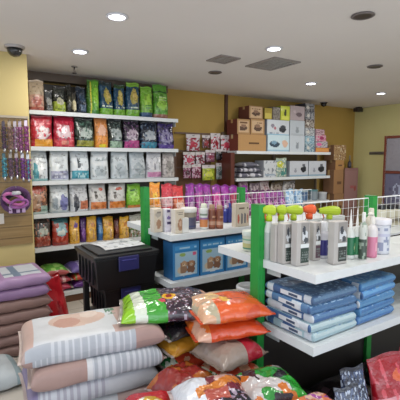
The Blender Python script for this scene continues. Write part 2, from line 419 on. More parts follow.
toprow(142, 154, 86, prt('76b038', ('r', 0, 0, 1, .17, '25486e'), ('e', .5, .6, .3, .2, '9ccc4a'), ('t', .15, .3, .85, .45, '3a7a2a', 2, 8)), 'lime bag with blue base on top shelf', '76b038')
toprow(155, 169.5, 84, prt('5a9a34', ('r', 0, 0, 1, .12, '8c5a4a'), ('r', 0, .78, 1, .84, '2c5a2a'), ('e', .5, .45, .3, .2, '96c84c'), ('t', .15, .55, .85, .7, 'b8d890', 2, 8)), 'green bag with brown base at right end of top shelf', '4c8a30')
# second row (z 1.635)
def row(z, grp, cat='pet food bag'):
    def f(xl, xr, yt, pf, label, seal, **k):
        k.setdefault('Y', PF)
        Y = k.pop('Y')
        pouch_px(xl, xr, yt, Y, z, name='pet_food_bag', label=label, cat=cat, pf=pf, group=grp, seal=seal, **k)
    return f
r2 = row(1.635, 'bags on the second shelf of the left shelving')
r2(32, 54, 115, prt('b51f35', ('e', .55, .45, .32, .24, 'd8c8cc'), ('n', 9, .25, 'c03a48'), ('r', .15, 0, 1, .26, 'd8962e'), ('t', .2, .75, .9, .9, 'd86a70', 2, 8), seed=1), 'red bag with orange base at left of second shelf', 'a01c30')
r2(55, 76, 115, prt('a81c38', ('e', .5, .5, .34, .22, 'd0b4bc'), ('n', 8, .3, 'c8485a'), ('r', .1, .03, .95, .25, 'c8404c'), ('e', .5, .14, .2, .08, 'd88a7a'), seed=2), 'red bag with pink base on second shelf', '901830')
r2(77, 95.5, 118, prt('22342e', ('e', .55, .52, .33, .2, 'a8b4ae'), ('n', 9, .28, '4a6a5c'), ('r', .08, .03, .95, .26, '8a8a30'), seed=3), 'dark green bag with olive base on second shelf', '1c2824')
r2(96.5, 109.5, 117, prt('c8824a', ('e', .5, .6, .3, .2, 'dcae94'), ('r', 0, 0, 1, .4, 'd88a34'), ('e', .5, .06, .3, .07, 'd8c834'), seed=4), 'orange bag on second shelf', 'a86a3c')
r2(110.5, 124, 119, prt('24302e', ('e', .5, .5, .36, .22, 'a4aeae'), ('r', .05, 0, .95, .26, '8aa890'), ('n', 9, .3, '5a6c68'), seed=5), 'dark bag with pale green base on second shelf', '1c2424')
r2(125, 141, 120, prt('231e2e', ('e', .5, .52, .36, .22, 'b0a0b0'), ('r', .05, 0, .95, .28, 'a8387c'), ('n', 9, .3, '6a4a6c'), seed=6), 'dark bag with magenta base on second shelf', '1c1824')
r2(142, 158.5, 121, prt('1c2434', ('e', .5, .5, .36, .2, 'a0a8b0'), ('r', .05, 0, .95, .26, '3484a0'), ('n', 9, .3, '4c5c70'), seed=7), 'dark bag with teal base on second shelf', '18202c')
r2(159.5, 175.5, 122, prt('221c40', ('e', .5, .45, .36, .3, '8a84a8'), ('n', 8, .15, '3a2c6c'), ('r', .05, 0, .95, .16, '503a8a'), seed=8), 'dark purple bag at right end of second shelf', '1c1834')
# third row (z 1.283)
r3 = row(1.283, 'white bags on the third shelf of the left shelving')
W1 = 'd3dbe0'
r3(31.5, 49, 150, prt(W1, ('e', .28, .3, .18, .3, '4c98a8'), ('e', .6, .5, .2, .3, 'dfe6ea'), ('r', 0, 0, 1, .1, '8ab4b8'), seed=1), 'white bag with teal figure at left of third shelf', 'b8c0c4')
r3(51, 70, 150, prt(W1, ('r', .05, .03, .95, .34, 'a4a8c4'), ('e', .5, .7, .3, .14, 'c0c8cc'), ('t', .2, .1, .8, .28, 'd0d4e0', 2, 9), seed=2), 'white bag with lavender base band on third shelf', 'a8b4b4')
r3(72, 90.5, 150, prt(W1, ('r', .03, .03, .97, .34, '3c94a8'), ('p', .4, .52, .11, '4a5258'), ('t', .2, .1, .8, .26, 'b0d8e0', 2, 9), seed=3), 'white bag with teal base band and dark pet on third shelf', 'a8b4b4')
r3(92.5, 110, 150, prt('ccd4d8', ('e', .5, .3, .32, .2, 'b4c0c6'), ('t', .2, .65, .8, .8, '9ca8ac', 2, 9), seed=4), 'plain white bag in middle of third shelf', 'a8b4b4')
r3(113, 130, 151, prt('c0cacf', ('e', .5, .35, .3, .25, 'a8b4ba'), ('t', .2, .7, .8, .82, '8c989c', 2, 9), seed=5), 'pale grey bag with faint oval on third shelf', 'a0acac')
r3(131.5, 147, 151, prt('b6c0c6', ('e', .5, .4, .3, .2, '98a4aa'), ('r', .1, .05, .9, .18, 'a4b0b4'), seed=6), 'cool grey bag on third shelf', '98a4a4')
r3(148, 163, 152, prt('ccced4', ('r', .03, .03, .97, .26, 'cc8cb4'), ('p', .5, .42, .1, '8c8c94'), seed=7), 'white bag with pink base band on third shelf', 'a0a0a4')
r3(164, 176, 153, prt('b0aaa8', ('r', .05, .03, .95, .22, 'c8c0bc'), ('e', .5, .5, .3, .2, '8c8884'), seed=8), 'grey-beige bag at right end of third shelf', '8c8884')
# fourth row (z .939)
r4 = row(.939, 'bags on the fourth shelf of the left shelving')
r4(29, 49, 184, prt('7c5a48', ('n', 7, .05, 'b87a5a'), ('n', 12, .2, '4a3a30'), ('e', .45, .85, .4, .12, 'b84c3c'), ('e', .4, .45, .25, .25, 'a88468'), ('r', .6, 0, 1, .3, '8aa49a'), ('r', 0, 0, 1, .08, 'b0c0bc'), seed=1), 'brown patterned bag with red top at left of fourth shelf', '944438')
r4(51, 70, 184, prt('c8d0d4', ('e', .72, .35, .22, .3, '7478ac'), ('e', .25, .35, .15, .28, '8c98a0'), ('r', 0, 0, 1, .08, 'a8b4b8'), seed=2), 'silver bag with blue-violet oval on fourth shelf', 'a8b0b0')
r4(71.5, 89.5, 184, prt('c8ccd0', ('r', .5, .1, .97, .42, 'c87858'), ('e', .3, .35, .13, .35, '40444c'), ('t', .2, .7, .8, .85, '9ca0a4', 2, 9), seed=3), 'white bag with dark stripe and orange patch on fourth shelf', 'a8b0b0')
r4(91, 108, 184, prt('ccccca', ('r', .03, .03, .97, .33, 'd0783c'), ('p', .35, .55, .1, '4c4844'), ('e', .7, .85, .15, .06, 'c8482c'), seed=4), 'white bag with orange base, left of the pair on fourth shelf', 'a8a8a4')
r4(110, 127, 184, prt('ccccca', ('r', .03, .03, .97, .33, 'd88038'), ('p', .35, .55, .1, '544c48'), ('e', .6, .85, .2, .06, 'c8482c'), seed=5), 'white bag with orange base, right of the pair on fourth shelf', 'a8a8a4')
r4(128.5, 142, 184, prt('82c03a', ('r', .03, 0, .97, .14, 'c87a34'), ('t', .15, .76, .85, .85, '2c5a24', 1, 9), ('e', .5, .45, .3, .18, 'a4dc5c'), seed=6), 'bright lime green bag on fourth shelf', '62a030')
# fifth row (z .585)
r5 = row(.585, 'bags on the fifth shelf of the left shelving')
r5(35, 52, 219, prt('4a4440', ('e', .55, .6, .28, .2, 'a4aca0'), ('e', .4, .8, .3, .1, '2c2c2c'), ('r', .05, .05, .95, .4, '984434'), ('n', 9, .3, 'b8806c'), seed=1), 'dark bag with rusty red base at left of fifth shelf', '342c2c')
r5(53.5, 70, 219, prt('a03024', ('e', .55, .62, .33, .26, '7ca8b0'), ('e', .5, .5, .25, .1, 'c8d0c8'), ('r', .25, .1, .9, .3, 'b0402c'), ('r', .1, .88, 1, 1, '3c7078'), seed=2), 'red bag with pale blue window on fifth shelf', '2c5c60')
def yel(s, x=''): return prt('d8a02c', ('e', .5, .35, .33, .22, 'e0b458'), ('e', .6, .72, .2, .1, '6a4a8a' if s == 3 else 'b87430'), ('p', .6, .25, .13, 'c09468'), ('r', 0, .9, 1, 1, 'e0b034'), seed=s)
r5(71, 81, 217, yel(3), 'yellow bag beside the purple one on fifth shelf', 'd8a830')
r5(81.5, 87.5, 218, prt('4c2470', ('e', .5, .4, .3, .2, '7c4c9c')), 'narrow purple bag on fifth shelf', '3c1c5c', Y=PF+.03)
r5(88, 98, 217, yel(4), 'yellow bag beside the blue one on fifth shelf', 'd8a830')
r5(98.5, 104, 218, prt('2c68a8', ('e', .5, .5, .3, .2, '6c9cc8')), 'narrow blue bag on fifth shelf', '244c80', Y=PF+.03)
r5(104.5, 115, 217, yel(5), 'yellow bag with fawn pet on fifth shelf', 'c89430')
r5(115.5, 120.5, 219, prt('5c2420', ('e', .5, .5, .3, .2, '7c4438')), 'narrow maroon bag on fifth shelf', '44181c', Y=PF+.03)
r5(121, 130.5, 217, yel(6), 'yellow bag at right end of fifth shelf', 'd8a830')
r5(131, 146, 215, prt('a8a498', ('n', 5, .0, '5c7c48'), ('n', 8, .15, '8c5c40'), ('r', 0, .6, 1, 1, 'b0b0a4'), ('n', 6, .25, 'c8ccc4'), seed=9), 'clear bag of green and brown treats beside the green post', 'c0c0b8')

# ---------------------------------------------------------------- lying sacks
def sack(name, label, cat, loc, Lx, Wy, T, pf, group=None, rz=0, rx=0, ry=0, mat=None, nu=34, nv=26, seed=None, seam='c8c0b8', flat=.35, sag=0, ears=.05, lump=.10, ex=(3.2, .55, 4.0, .5)):
    """a filled bag lying flat: pf(u,v,side) with u along its length, v across (0 = near edge), side 1 top / -1 under"""
    seed = seed if seed is not None else random.random()*50
    mat = mat or SOFT
    t = thing(name, label, cat, loc, rz, group, rx, ry)
    def pos(a, b, s):
        # a,b in -1..1, denser sampling towards the edges
        u = math.sin(a*math.pi/2)*.6+a*.4; v = math.sin(b*math.pi/2)*.6+b*.4
        x = Lx/2*u*(1-ears*.5*(1-v*v)); y = Wy/2*v*(1-ears*(1-u*u))
        e = (max(0, 1-abs(u)**ex[0])**ex[1])*(max(0, 1-abs(v)**ex[2])**ex[3])
        n = noise.noise(Vector((u*2.1+seed, v*2.1, s*2)))*lump+noise.noise(Vector((u*6+seed, v*6, s*5)))*lump*.35
        k = (1-flat) if s > 0 else flat
        z = T*flat+s*T*k*e*(1+(n if s > 0 else n*.3))
        z += sag*(u*u)+.004*math.sin(u*9+seed)*abs(v)**6
        return (x, y, z)
    m = MB()
    for s in (1, -1):
        m.grid(lambda u, v, s=s: pos(2*u-1, 2*v-1, s), nu, nv, (lambda u, v, s=s: pf(u, v, s)), s < 0)
    m.build('body', mat, t, smooth=True)
    for sg in (-1, 1):
        q = MB()
        for o in (.0012, -.0012):
            q.grid(lambda u, v, o=o: (pos(sg, 2*u-1, 1)[0]+sg*(v*.016-.002), pos(sg, 2*u-1, 1)[1]*(1+.01*v), pos(sg, 2*u-1, 1)[2]+o+.002*math.sin(u*25)), nv, 1, seam, o < 0)
        q.build('end_seam', mat, t)
    return t

# foreground left stack: pale printed sacks
def pA1(u, v, s):
    c = 'cbb3ad'
    if s > 0:
        if v > .10:
            c = 'c6aaa2' if u > .60 else 'd9dce0'
            if u < .13: c = 'd2b4aa'
            if .55 < u < .64 and v > .3: c = 'd8dce0'
            if ((u-.42)/.17)**2+((v-.62)/.20)**2 < 1: c = 'd8bcae'
            if ((u-.36)/.08)**2+((v-.56)/.13)**2 < 1: c = 'c89c8c'
            if ((u-.50)/.055)**2+((v-.72)/.1)**2 < 1: c = 'e2d0c4'
            if .60 < u < .66 and .6 < v < .82 and hsh(int(u*90), int(v*24)) > .4: c = '5f8a70'
            if .70 < u < .9 and .45 < v < .55 and hsh(int(u*80), int(v*40)) > .5: c = 'b09088'
        elif u > .05 and u < .72: c = 'b9bec6' if (u < .24 or (u*26) % 1 < .62) else 'd4d8de'
        else: c = 'b6968e' if u >= .72 else 'c0a8a0'
    else:
        c = 'b2b8c0' if (.12 < u < .72 and v < .3) else 'a88c86'
        if .12 < u < .72 and v < .3 and (u*26) % 1 > .62: c = 'ced2d8'
    return c
def pA2(u, v, s):
    c = 'b0928a'
    if .42 < u < .96:
        c = 'd0d4da' if (u*24) % 1 > .55 else 'b0b6be'
        if .42 < u < .455: c = 'e0e2e4'
    if s > 0 and v > .3: c = 'c4aca4' if u < .5 else 'd0d4d8'
    return c
def pA3(u, v, s):
    c = 'a8a8b4' if (u*22) % 1 > .5 else 'c4c8d0'
    if u > .55: c = 'c8ccd2'
    if u < .12: c = '8a80a4'
    return c
def pA4(u, v, s): return 'c4c8cc' if u < .6 else 'b49c96'
AX, AY, AR = .60, 1.90, math.radians(-8)
zz = 0
lays = [(.105, pA4, 'lowest pale sack of the left foreground stack'), (.105, pA2, 'taupe and white sack second from floor in foreground stack'),
        (.105, pA3, 'grey-white sack third from the floor in the foreground stack'), (.105, pA4, 'plain pale sack in the middle of the foreground stack'),
        (.105, pA3, 'striped grey sack with violet end, third from top of foreground stack'),
        (.11, pA2, 'taupe sack with striped white half, second from top of foreground stack'), (.115, pA1, 'white and pink sack with pet picture on top of foreground stack')]
dxs = [(0, 0), (.0, .02), (-.01, 0), (.01, .01), (-.02, .0), (.0, -.015), (-.005, .0)]
for i, (T, pf, lb) in enumerate(lays):
    sack('pet_food_sack', lb, 'pet food sack', (AX+dxs[i][0], AY+dxs[i][1], zz), (.60 if i < 6 else .64), .37, T, pf, 'pale sacks in the left foreground stack',
         rz=AR+math.radians((2, -3, 3, -2, 3, 1, -1)[i]), mat=WOVEN, nu=100 if i > 4 else 50, nv=60 if i > 4 else 26, seed=i*3.3, seam='d8c8c0', lump=.05, ears=.05, ex=(12, .45, 12, .45), flat=.42)
    zz += T*.94

# taupe and lilac stack at left by the wall
zz = 0
for i in range(7):
    lil = i > 4
    def pf(u, v, s, i=i, lil=lil):
        if lil:
            c = 'ae8cb4' if i == 6 else '9c7aa4'
            if i == 6 and s > 0 and .15 < v < .75 and .25 < u < .8: c = 'd4dae2' if not (.4 < u < .5 or .3 < v < .36) else '7c90a8'
        else:
            c = '94746c'
            if .2 < v < .8 and hsh(int(u*12), int(v*12), i) > .85: c = '846058'
        return c
    names = ['bottom taupe sack of the stack by the left wall', 'second taupe sack from the floor by the left wall', 'third taupe sack from the floor by the left wall',
             'fourth taupe sack from the floor by the left wall', 'highest taupe sack, just under the lilac ones', 'lilac sack second from top by the left wall', 'lilac sack with white label on top of the left wall stack']
    sack('pet_food_sack', names[i], 'pet food sack', (.485, 3.45, zz), .41, .48, .096, pf, 'sacks stacked by the left wall', rz=math.radians((1, -2, 2, -1, 1, -2, 3)[i]),
         mat=WOVEN, nu=30, nv=30, seed=i*5.1, seam='8a6c74', lump=.05, ears=.02, ex=(9, .45, 9, .45), flat=.5)
    zz += .088
# red sack leaning beside it, and a pale one at the frame's left edge
pouch('pet_food_bag', 'plain red sack standing beside the lilac stack', 'pet food sack', (.815, 3.55, .0), .24, .50, .16, prt('b01c28', ('e', .5, .6, .25, .2, 'c02c34'), ('n', 5, .3, 'a01822')), rz=.05, ry=math.radians(-9), seal='981820')
sack('pet_food_sack', 'pale grey sack on the floor at the left edge', 'pet food sack', (.255, 2.93, 0), .30, .40, .14, lambda u, v, s: 'c4ccd0' if u < .75 else '9cb0b8', rz=.1, seed=9, mat=WOVEN)
pouch('pet_food_bag', 'dark maroon sack standing at the left edge behind the pale sack', 'pet food sack', (.19, 3.30, 0), .17, .48, .12, prt('2c1c20', ('e', .5, .5, .3, .2, '44282c')), seal='201418')

# bottom shelf sacks of left shelving
def bag6(x0, x1, zb, T, pf, label, y=4.24, W=.34, **k):
    xa, xb = X_at(x0, 4.27, zb), X_at(x1, 4.27, zb)
    sack('pet_food_sack', label, 'pet food sack', ((xa+xb)/2, y+W/2, zb), xb-xa, W, T, pf, 'sacks lying on the bottom left shelf', nu=30, nv=20, lump=.12, **k)
bag6(43, 71, .122, .085, lambda u, v, s: 'a82848' if hsh(int(u*9), int(v*7)) < .7 else 'c86c80', 'magenta sack at bottom left of the bottom shelf pile')
bag6(44, 71, .20, .085, lambda u, v, s: 'a03444' if hsh(int(u*11), int(v*7), 2) < .65 else 'c8a0a0', 'red sack under the green-topped one')
bag6(43, 69, .28, .10, lambda u, v, s: ('5c9a3c' if hsh(int(u*8), int(v*8), 3) < .7 else '96c068') if (s > 0 and v > .12) else 'a85050', 'green-topped red sack on the bottom shelf pile')
bag6(73, 95, .122, .085, lambda u, v, s: '5c2c7c' if hsh(int(u*9), int(v*7), 5) < .7 else 'b07ca8', 'purple and white sack lowest beside the black bins')
bag6(73, 95, .20, .085, lambda u, v, s: 'b8442c' if (u*4) % 1 < .7 else '6c8c44', 'orange-red sack between two purple ones')
bag6(71, 95, .28, .095, lambda u, v, s: '6a5a9c' if not (.35 < u < .7 and hsh(int(u*30), int(v*9)) > .5) else 'b0a8cc', 'violet sack on top beside the black bins')

# ---------------------------------------------------------------- black storage bins
BK = '0e0e12'
def bin_(x, y, z, w, d, h, label, lid=True):
    t = thing('storage_bin', label, 'storage bin', (x, y, z), 0, 'stacked black storage bins')
    def ring(s0, s1, z0, z1):
        m.box(-w/2*s0, w/2*s0, -d/2*s0, d/2*s0, z0, z1, BK)
    m = MB(); b = len(m.v)
    for k, (sc, zz_) in enumerate(((.90, 0), (.97, h-.045), (1.0, h-.045), (1.0, h-.03))):
        m.v += [(-w/2*sc, -d/2*sc, zz_), (w/2*sc, -d/2*sc, zz_), (w/2*sc, d/2*sc, zz_), (-w/2*sc, d/2*sc, zz_)]
    for k in range(3):
        for i in range(4): m.f.append((b+k*4+i, b+k*4+(i+1) % 4, b+k*4+4+(i+1) % 4, b+k*4+4+i)); m.c.append(BK)
    m.f.append((b+3, b+2, b+1, b)); m.c.append(BK); m.f.append((b+12, b+13, b+14, b+15)); m.c.append(BK)
    m.build('body', PLASTIC, t, bev=.006)
    l = MB().box(-w/2-.008, w/2+.008, -d/2-.008, d/2+.008, h-.03, h-.012, BK); l.box(-w/2+.03, w/2-.03, -d/2+.03, d/2-.03, h-.012, h, '16161a')
    l.build('lid', PLASTIC, t, bev=.004)
    for sy in (-1,):
        hd = MB().box(-.07, .07, sy*(d/2+.009)-.008, sy*(d/2+.009)+.004, h-.12, h-.025, '23235a'); hd.box(-.05, .05, sy*(d/2+.02)-.004, sy*(d/2+.02)+.004, h-.055, h-.045, '2c2c74')
        hd.build('latch', PLASTIC, t, bev=.004, )
    r = MB()
    for k in range(-2, 3): r.box(-w/2*.98-.004, -w/2*.94, k*d/6-.006, k*d/6+.006, .03, h-.06, BK)
    r.build('rib', PLASTIC, t)
    return t
bx, by = 1.008, 2.62
bin_(bx+.045, by+.04, .0, .36, .34, .25, 'lowest black storage bin of the stack, mostly hidden')
bin_(bx+.045, by+.04, .251, .36, .34, .195, 'black storage bin second from the floor')
bin_(bx+.045, by+.04, .447, .36, .34, .225, 'black storage bin just under the widest top bin')
bin_(bx, by, .673, .44, .42, .235, 'wide black storage bin on top of the stack with papers on it')
t = thing('folding_stand', 'black stand post under the left side of the top bin', 'stand', (.822, 2.72, 0))
MB().box(-.018, .018, -.018, .018, .012, .668, '121214').build('leg', PAINT, t, bev=.003)
MB().box(-.02, .02, -.14, .09, 0, .012, '121214').build('foot', PAINT, t, bev=.003)
m = MB()
m.grid(lambda u, v: (-.15+.30*u+.02*math.sin(v*3), -.13+.26*v, .004+.006*abs(noise.noise(Vector((u*5, v*5, 1))))), 20, 16, lambda u, v: 'd8dce0' if noise.noise(Vector((u*5, v*5, 4))) > -.25 else '9aa0a6')
m.grid(lambda u, v: (-.15+.30*u+.02*math.sin(v*3), -.13+.26*v, .001), 20, 16, 'd0d4d8', True)
o = m.build('plastic_wrapper', FILM, smooth=True); place(o, (bx+.02, by+.03, .909), .1)
tag(o, 'crumpled white plastic wrapper on the lid of the top black bin', 'wrapper')

# ---------------------------------------------------------------- printed boxes
def carton(name, label, cat, loc, w, d, h, front, side='b0905c', top=None, group=None, rz=0, rx=0, res=.012, mat=None, bev=.0015, tape=None, ret=False):
    """loc = centre of its base; front faces -Y, side is its -X face"""
    t = None
    nx, ny, nz = [max(2, min(44, round(a/res))) for a in (w, d, h)]
    top = top or side
    m = MB()
    m.grid(lambda u, v: (-w/2+w*u, -d/2, h*v), nx, nz, front)
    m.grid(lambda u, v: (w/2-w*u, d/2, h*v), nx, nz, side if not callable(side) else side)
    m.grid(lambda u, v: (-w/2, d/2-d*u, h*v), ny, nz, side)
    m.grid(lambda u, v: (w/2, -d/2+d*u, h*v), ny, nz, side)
    m.grid(lambda u, v: (-w/2+w*u, -d/2+d*v, h), nx, ny, top)
    m.grid(lambda u, v: (-w/2+w*u, d/2-d*v, 0), nx, ny, side)
    if tape:
        t = thing(name, label, cat, loc, rz, group, rx)
        m.build('body', mat or PAPER, t, merge=True, bev=bev)
        tp = MB().box(-w/2-.0006, w/2+.0006, -.022, .022, h-.0002, h+.0008, tape).box(-w/2-.0008, -w/2+.0002, -.022, .022, h*.75, h+.0006, tape)
        tp.box(-w/2+.0, -w/2+.0, -.0, .0, h, h, tape) if False else None
        tp.build('packing_tape', FILM, t); return t
    o = m.build(name, mat or PAPER, None, merge=True, bev=bev); place(o, loc, rz, rx); tag(o, label, cat, group); return o
def carton_px(xl, xr, yt, Y, z, d, **k):
    x0, x1 = X_at(xl, Y, z), X_at(xr, Y, z)
    h = k.pop('h', None) or at((xl+xr)/2, yt, 'y', Y).z-z
    return carton(loc=((x0+x1)/2, Y+d/2, z+.0005), w=x1-x0-.003, d=d, h=h-.001, **k)

BR = 'a8845a'
GB = 'cartons on the top of the right shelving'
YB = 4.42; z0 = 1.6265
CAR = lambda s, b=BR: prt(b, ('r', .08, .1, .92, .9, 'c4a684'), ('e', .5, .4, .3, .18, '5a4438'), ('e', .5, .55, .2, .12, '8a6c58'), ('t', .2, .72, .8, .84, '6c4c34', 1, 9), seed=s)
WHB = lambda s, c2: prt('cdd3da', ('e', .70, .38, .18, .18, '2a2c34'), ('e', .72, .55, .12, .1, '3c4048'), ('e', .25, .62, .08, .16, '8a8494'), ('e', .35, .45, .06, .1, 'b8707c'), ('t', .08, .08, .5, .2, '8c98a8', 1, 12), ('r', 0, .0, 1, .05, c2), seed=s)
# bottom row
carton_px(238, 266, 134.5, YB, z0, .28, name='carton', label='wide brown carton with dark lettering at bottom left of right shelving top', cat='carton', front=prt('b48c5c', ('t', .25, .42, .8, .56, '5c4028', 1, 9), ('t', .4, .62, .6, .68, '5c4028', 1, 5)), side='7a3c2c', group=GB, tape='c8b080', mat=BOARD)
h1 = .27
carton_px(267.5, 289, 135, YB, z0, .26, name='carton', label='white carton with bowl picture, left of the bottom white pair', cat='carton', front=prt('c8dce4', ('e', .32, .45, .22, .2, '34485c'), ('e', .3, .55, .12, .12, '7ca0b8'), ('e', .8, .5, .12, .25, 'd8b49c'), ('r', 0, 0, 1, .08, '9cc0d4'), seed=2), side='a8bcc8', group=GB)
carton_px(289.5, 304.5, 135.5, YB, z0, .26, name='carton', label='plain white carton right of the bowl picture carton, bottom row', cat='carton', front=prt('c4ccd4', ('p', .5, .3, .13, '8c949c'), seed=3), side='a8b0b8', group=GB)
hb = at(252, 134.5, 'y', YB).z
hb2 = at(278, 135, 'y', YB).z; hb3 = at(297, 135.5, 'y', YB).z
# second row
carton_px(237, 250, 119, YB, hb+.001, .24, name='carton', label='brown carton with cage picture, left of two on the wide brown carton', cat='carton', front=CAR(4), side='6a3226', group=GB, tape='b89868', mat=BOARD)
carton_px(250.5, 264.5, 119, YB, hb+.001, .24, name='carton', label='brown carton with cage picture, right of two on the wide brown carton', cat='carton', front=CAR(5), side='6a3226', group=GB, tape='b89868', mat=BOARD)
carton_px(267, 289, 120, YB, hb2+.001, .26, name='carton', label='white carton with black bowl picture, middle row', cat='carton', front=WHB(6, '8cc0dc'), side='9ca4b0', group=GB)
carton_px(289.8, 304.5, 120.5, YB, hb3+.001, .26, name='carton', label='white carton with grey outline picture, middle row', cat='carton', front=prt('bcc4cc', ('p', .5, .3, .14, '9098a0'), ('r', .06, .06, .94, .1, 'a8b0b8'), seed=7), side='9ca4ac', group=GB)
hc = at(257, 119, 'y', YB).z
hc2 = at(278, 120, 'y', YB).z; hc3 = at(297, 120.5, 'y', YB).z
# third row
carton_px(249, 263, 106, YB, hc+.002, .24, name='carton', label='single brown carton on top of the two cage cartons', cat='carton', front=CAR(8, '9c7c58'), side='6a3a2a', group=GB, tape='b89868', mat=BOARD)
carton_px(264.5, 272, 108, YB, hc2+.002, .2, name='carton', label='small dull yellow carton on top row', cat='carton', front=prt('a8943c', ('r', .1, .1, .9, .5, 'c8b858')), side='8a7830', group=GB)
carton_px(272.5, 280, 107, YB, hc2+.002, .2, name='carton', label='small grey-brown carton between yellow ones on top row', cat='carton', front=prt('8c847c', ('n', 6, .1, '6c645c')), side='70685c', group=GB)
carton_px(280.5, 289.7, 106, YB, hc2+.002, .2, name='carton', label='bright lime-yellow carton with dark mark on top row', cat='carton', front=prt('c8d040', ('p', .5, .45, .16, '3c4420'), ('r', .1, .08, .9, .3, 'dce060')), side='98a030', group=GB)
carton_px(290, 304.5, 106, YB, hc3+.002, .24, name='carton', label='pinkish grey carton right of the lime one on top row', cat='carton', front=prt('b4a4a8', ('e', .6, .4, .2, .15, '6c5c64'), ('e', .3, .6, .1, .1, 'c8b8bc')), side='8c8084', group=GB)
# tower of little cartons
zt = z0
tw = [('patterned little carton at tower foot', 'a4b4bc', '54788c'), ('pale blue little carton second in tower', 'a8c0cc', '6c94a8'), ('white little carton third in tower', 'b8bcc0', '6c6c74'),
      ('brown speckled little carton fourth in tower', 'a49c94', '5c4c44'), ('grey speckled little carton fifth in tower', 'a0a0a4', '4c5058'), ('dark speckled little carton topmost in tower', '8c8c90', '403c40')]
for i, (lb, c1, c2) in enumerate(tw):
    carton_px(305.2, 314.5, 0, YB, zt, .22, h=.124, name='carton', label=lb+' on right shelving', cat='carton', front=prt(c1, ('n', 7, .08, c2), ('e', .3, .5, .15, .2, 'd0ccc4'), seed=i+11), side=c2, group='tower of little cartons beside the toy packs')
    zt += .125
tz = z0
for i, (pf, lb, hh) in enumerate([(prt('c87c3c', ('r', .05, .2, .95, .8, 'd89a54')), 'flat orange tray at foot of the pink toy packs', .07), (prt('b8b0b4', ('n', 6, .1, '8c8490'), ('e', .3, .5, .2, .3, 'd86ca0')), 'clear toy pack above the orange tray', .10),
                                  (prt('c87094', ('n', 6, .05, 'c8b0b8'), ('e', .6, .5, .2, .3, '9c3c64')), 'pink toy pack in the middle of toy packs', .10), (prt('c0a0ac', ('n', 7, .1, '8c6c78')), 'pale pink toy pack on top of the toy packs', .09)]):
    carton_px(315.5, 329-i*1.5, 0, YB, tz, .2, h=hh, name='toy_pack', label=lb, cat='toy pack', front=pf, side='a08890', group='pet toy packs on the right shelving', mat=FILM); tz += hh+.001

# second board (z 1.245): bagged packs, white boxes
z1 = 1.2465
zq = [z1, z1, z1+.075, z1+.075, z1+.15]
for i, (xa, xb, k) in enumerate(((240, 250, 0), (250.5, 262, 0), (240.5, 250, 1), (250.5, 261, 1), (243, 259, 2))):
    xx0, xx1 = X_at(xa, 4.44, z1), X_at(xb, 4.44, z1)
    sack('pet_food_sack', ['grey and white packet lowest left on the middle board', 'grey and white packet lowest right on the middle board', 'grey packet upper left on the middle board', 'grey packet upper right on the middle board', 'topmost wide grey packet on the middle board'][i],
         'packet', ((xx0+xx1)/2, 4.56, zq[i]), xx1-xx0, .24, .075, lambda u, v, s, i=i: 'c0c0c8' if hsh(int(u*7), int(v*5), i) < .55 else '5c5c6c', 'grey packets on the middle board', nu=18, nv=14, seed=i)
carton_px(263.5, 276, 160.5, YB, z1, .2, name='carton', label='small white carton right of the grey packets', cat='carton', front=prt('c8ccd0', ('n', 6, .2, '7c848c'), ('r', .1, .1, .9, .2, '94a4b4'), seed=3), side='9ca0a8')
pouch_px(277, 288, 158, YB, z1, name='treat_bag', label='green and yellow treat bag between white cartons', cat='treat bag', pf=prt('8ca49c', ('e', .4, .7, .3, .2, 'b8bc40'), ('r', .4, .1, .9, .5, '4c8c84'), ('n', 7, .2, 'd0d4c0')), seal='a8b4a0', d=.1)
carton_px(289.5, 308, 161, YB, z1, .24, name='carton', label='long white carton with dark bowl picture, left one', cat='carton', front=prt('c4c8d0', ('e', .75, .45, .16, .2, '24262c'), ('e', .75, .7, .08, .1, '5c6068'), ('p', .3, .35, .09, '9498a4'), ('r', 0, 0, 1, .1, '8ca8bc')), side='8c949c')
carton_px(308.5, 326, 161, YB, z1, .24, name='carton', label='long white carton with dark bowl picture, right one at board end', cat='carton', front=prt('c4c8d0', ('e', .72, .45, .18, .2, '24262c'), ('e', .72, .7, .08, .1, '5c6068'), ('p', .3, .35, .09, '9498a4'), ('r', 0, 0, 1, .1, '8ca8bc')), side='8c949c')
# third board (z .845)
z2 = .8465
for i, (xa, xb, c1, c2, lb) in enumerate(((241, 251, 'a88c98', '7c5c70', 'mauve'), (251.5, 262, 'a4949c', '746470', 'greyish mauve'), (262.5, 272, 'b4a4a8', '8c6c74', 'pale pink'),
                                          (272.5, 284, '8c8078', '5c5048', 'brown-grey'), (284.5, 297, 'a8a4a4', '6c6868', 'light grey'))):
    pouch_px(xa, xb, 181+(i % 2)*2, YB, z2, name='treat_bag', label=lb+' bag on the lowest visible board of the right shelving', cat='treat bag', pf=prt(c1, ('n', 6, .1, c2), ('e', .5, .4, .25, .2, 'c4b8bc'), seed=i), seal=c2, group='bags on the lowest board of the right shelving', nu=12, nv=14)
def tub(label, loc, r, h, body, lid, group=None, pf=None, name='tub', cat='tub', lidh=.025):
    t = thing(name, label, cat, loc, 0, group)
    MB().lathe([(r*.9, 0), (r*.94, .004)]+[(r*(.94+.05*k/10), .004+(h-lidh-.004)*k/10) for k in range(1, 11)], 28, body, pf=pf).build('body', PLASTIC, t, smooth=True)
    MB().lathe([(r*1.03, h-lidh), (r*1.05, h-lidh+.003), (r*1.05, h-.004), (r*1.0, h), (r*.8, h), (r*.78, h-.003)], 28, lid).build('lid', PLASTIC, t, smooth=True)
    return t
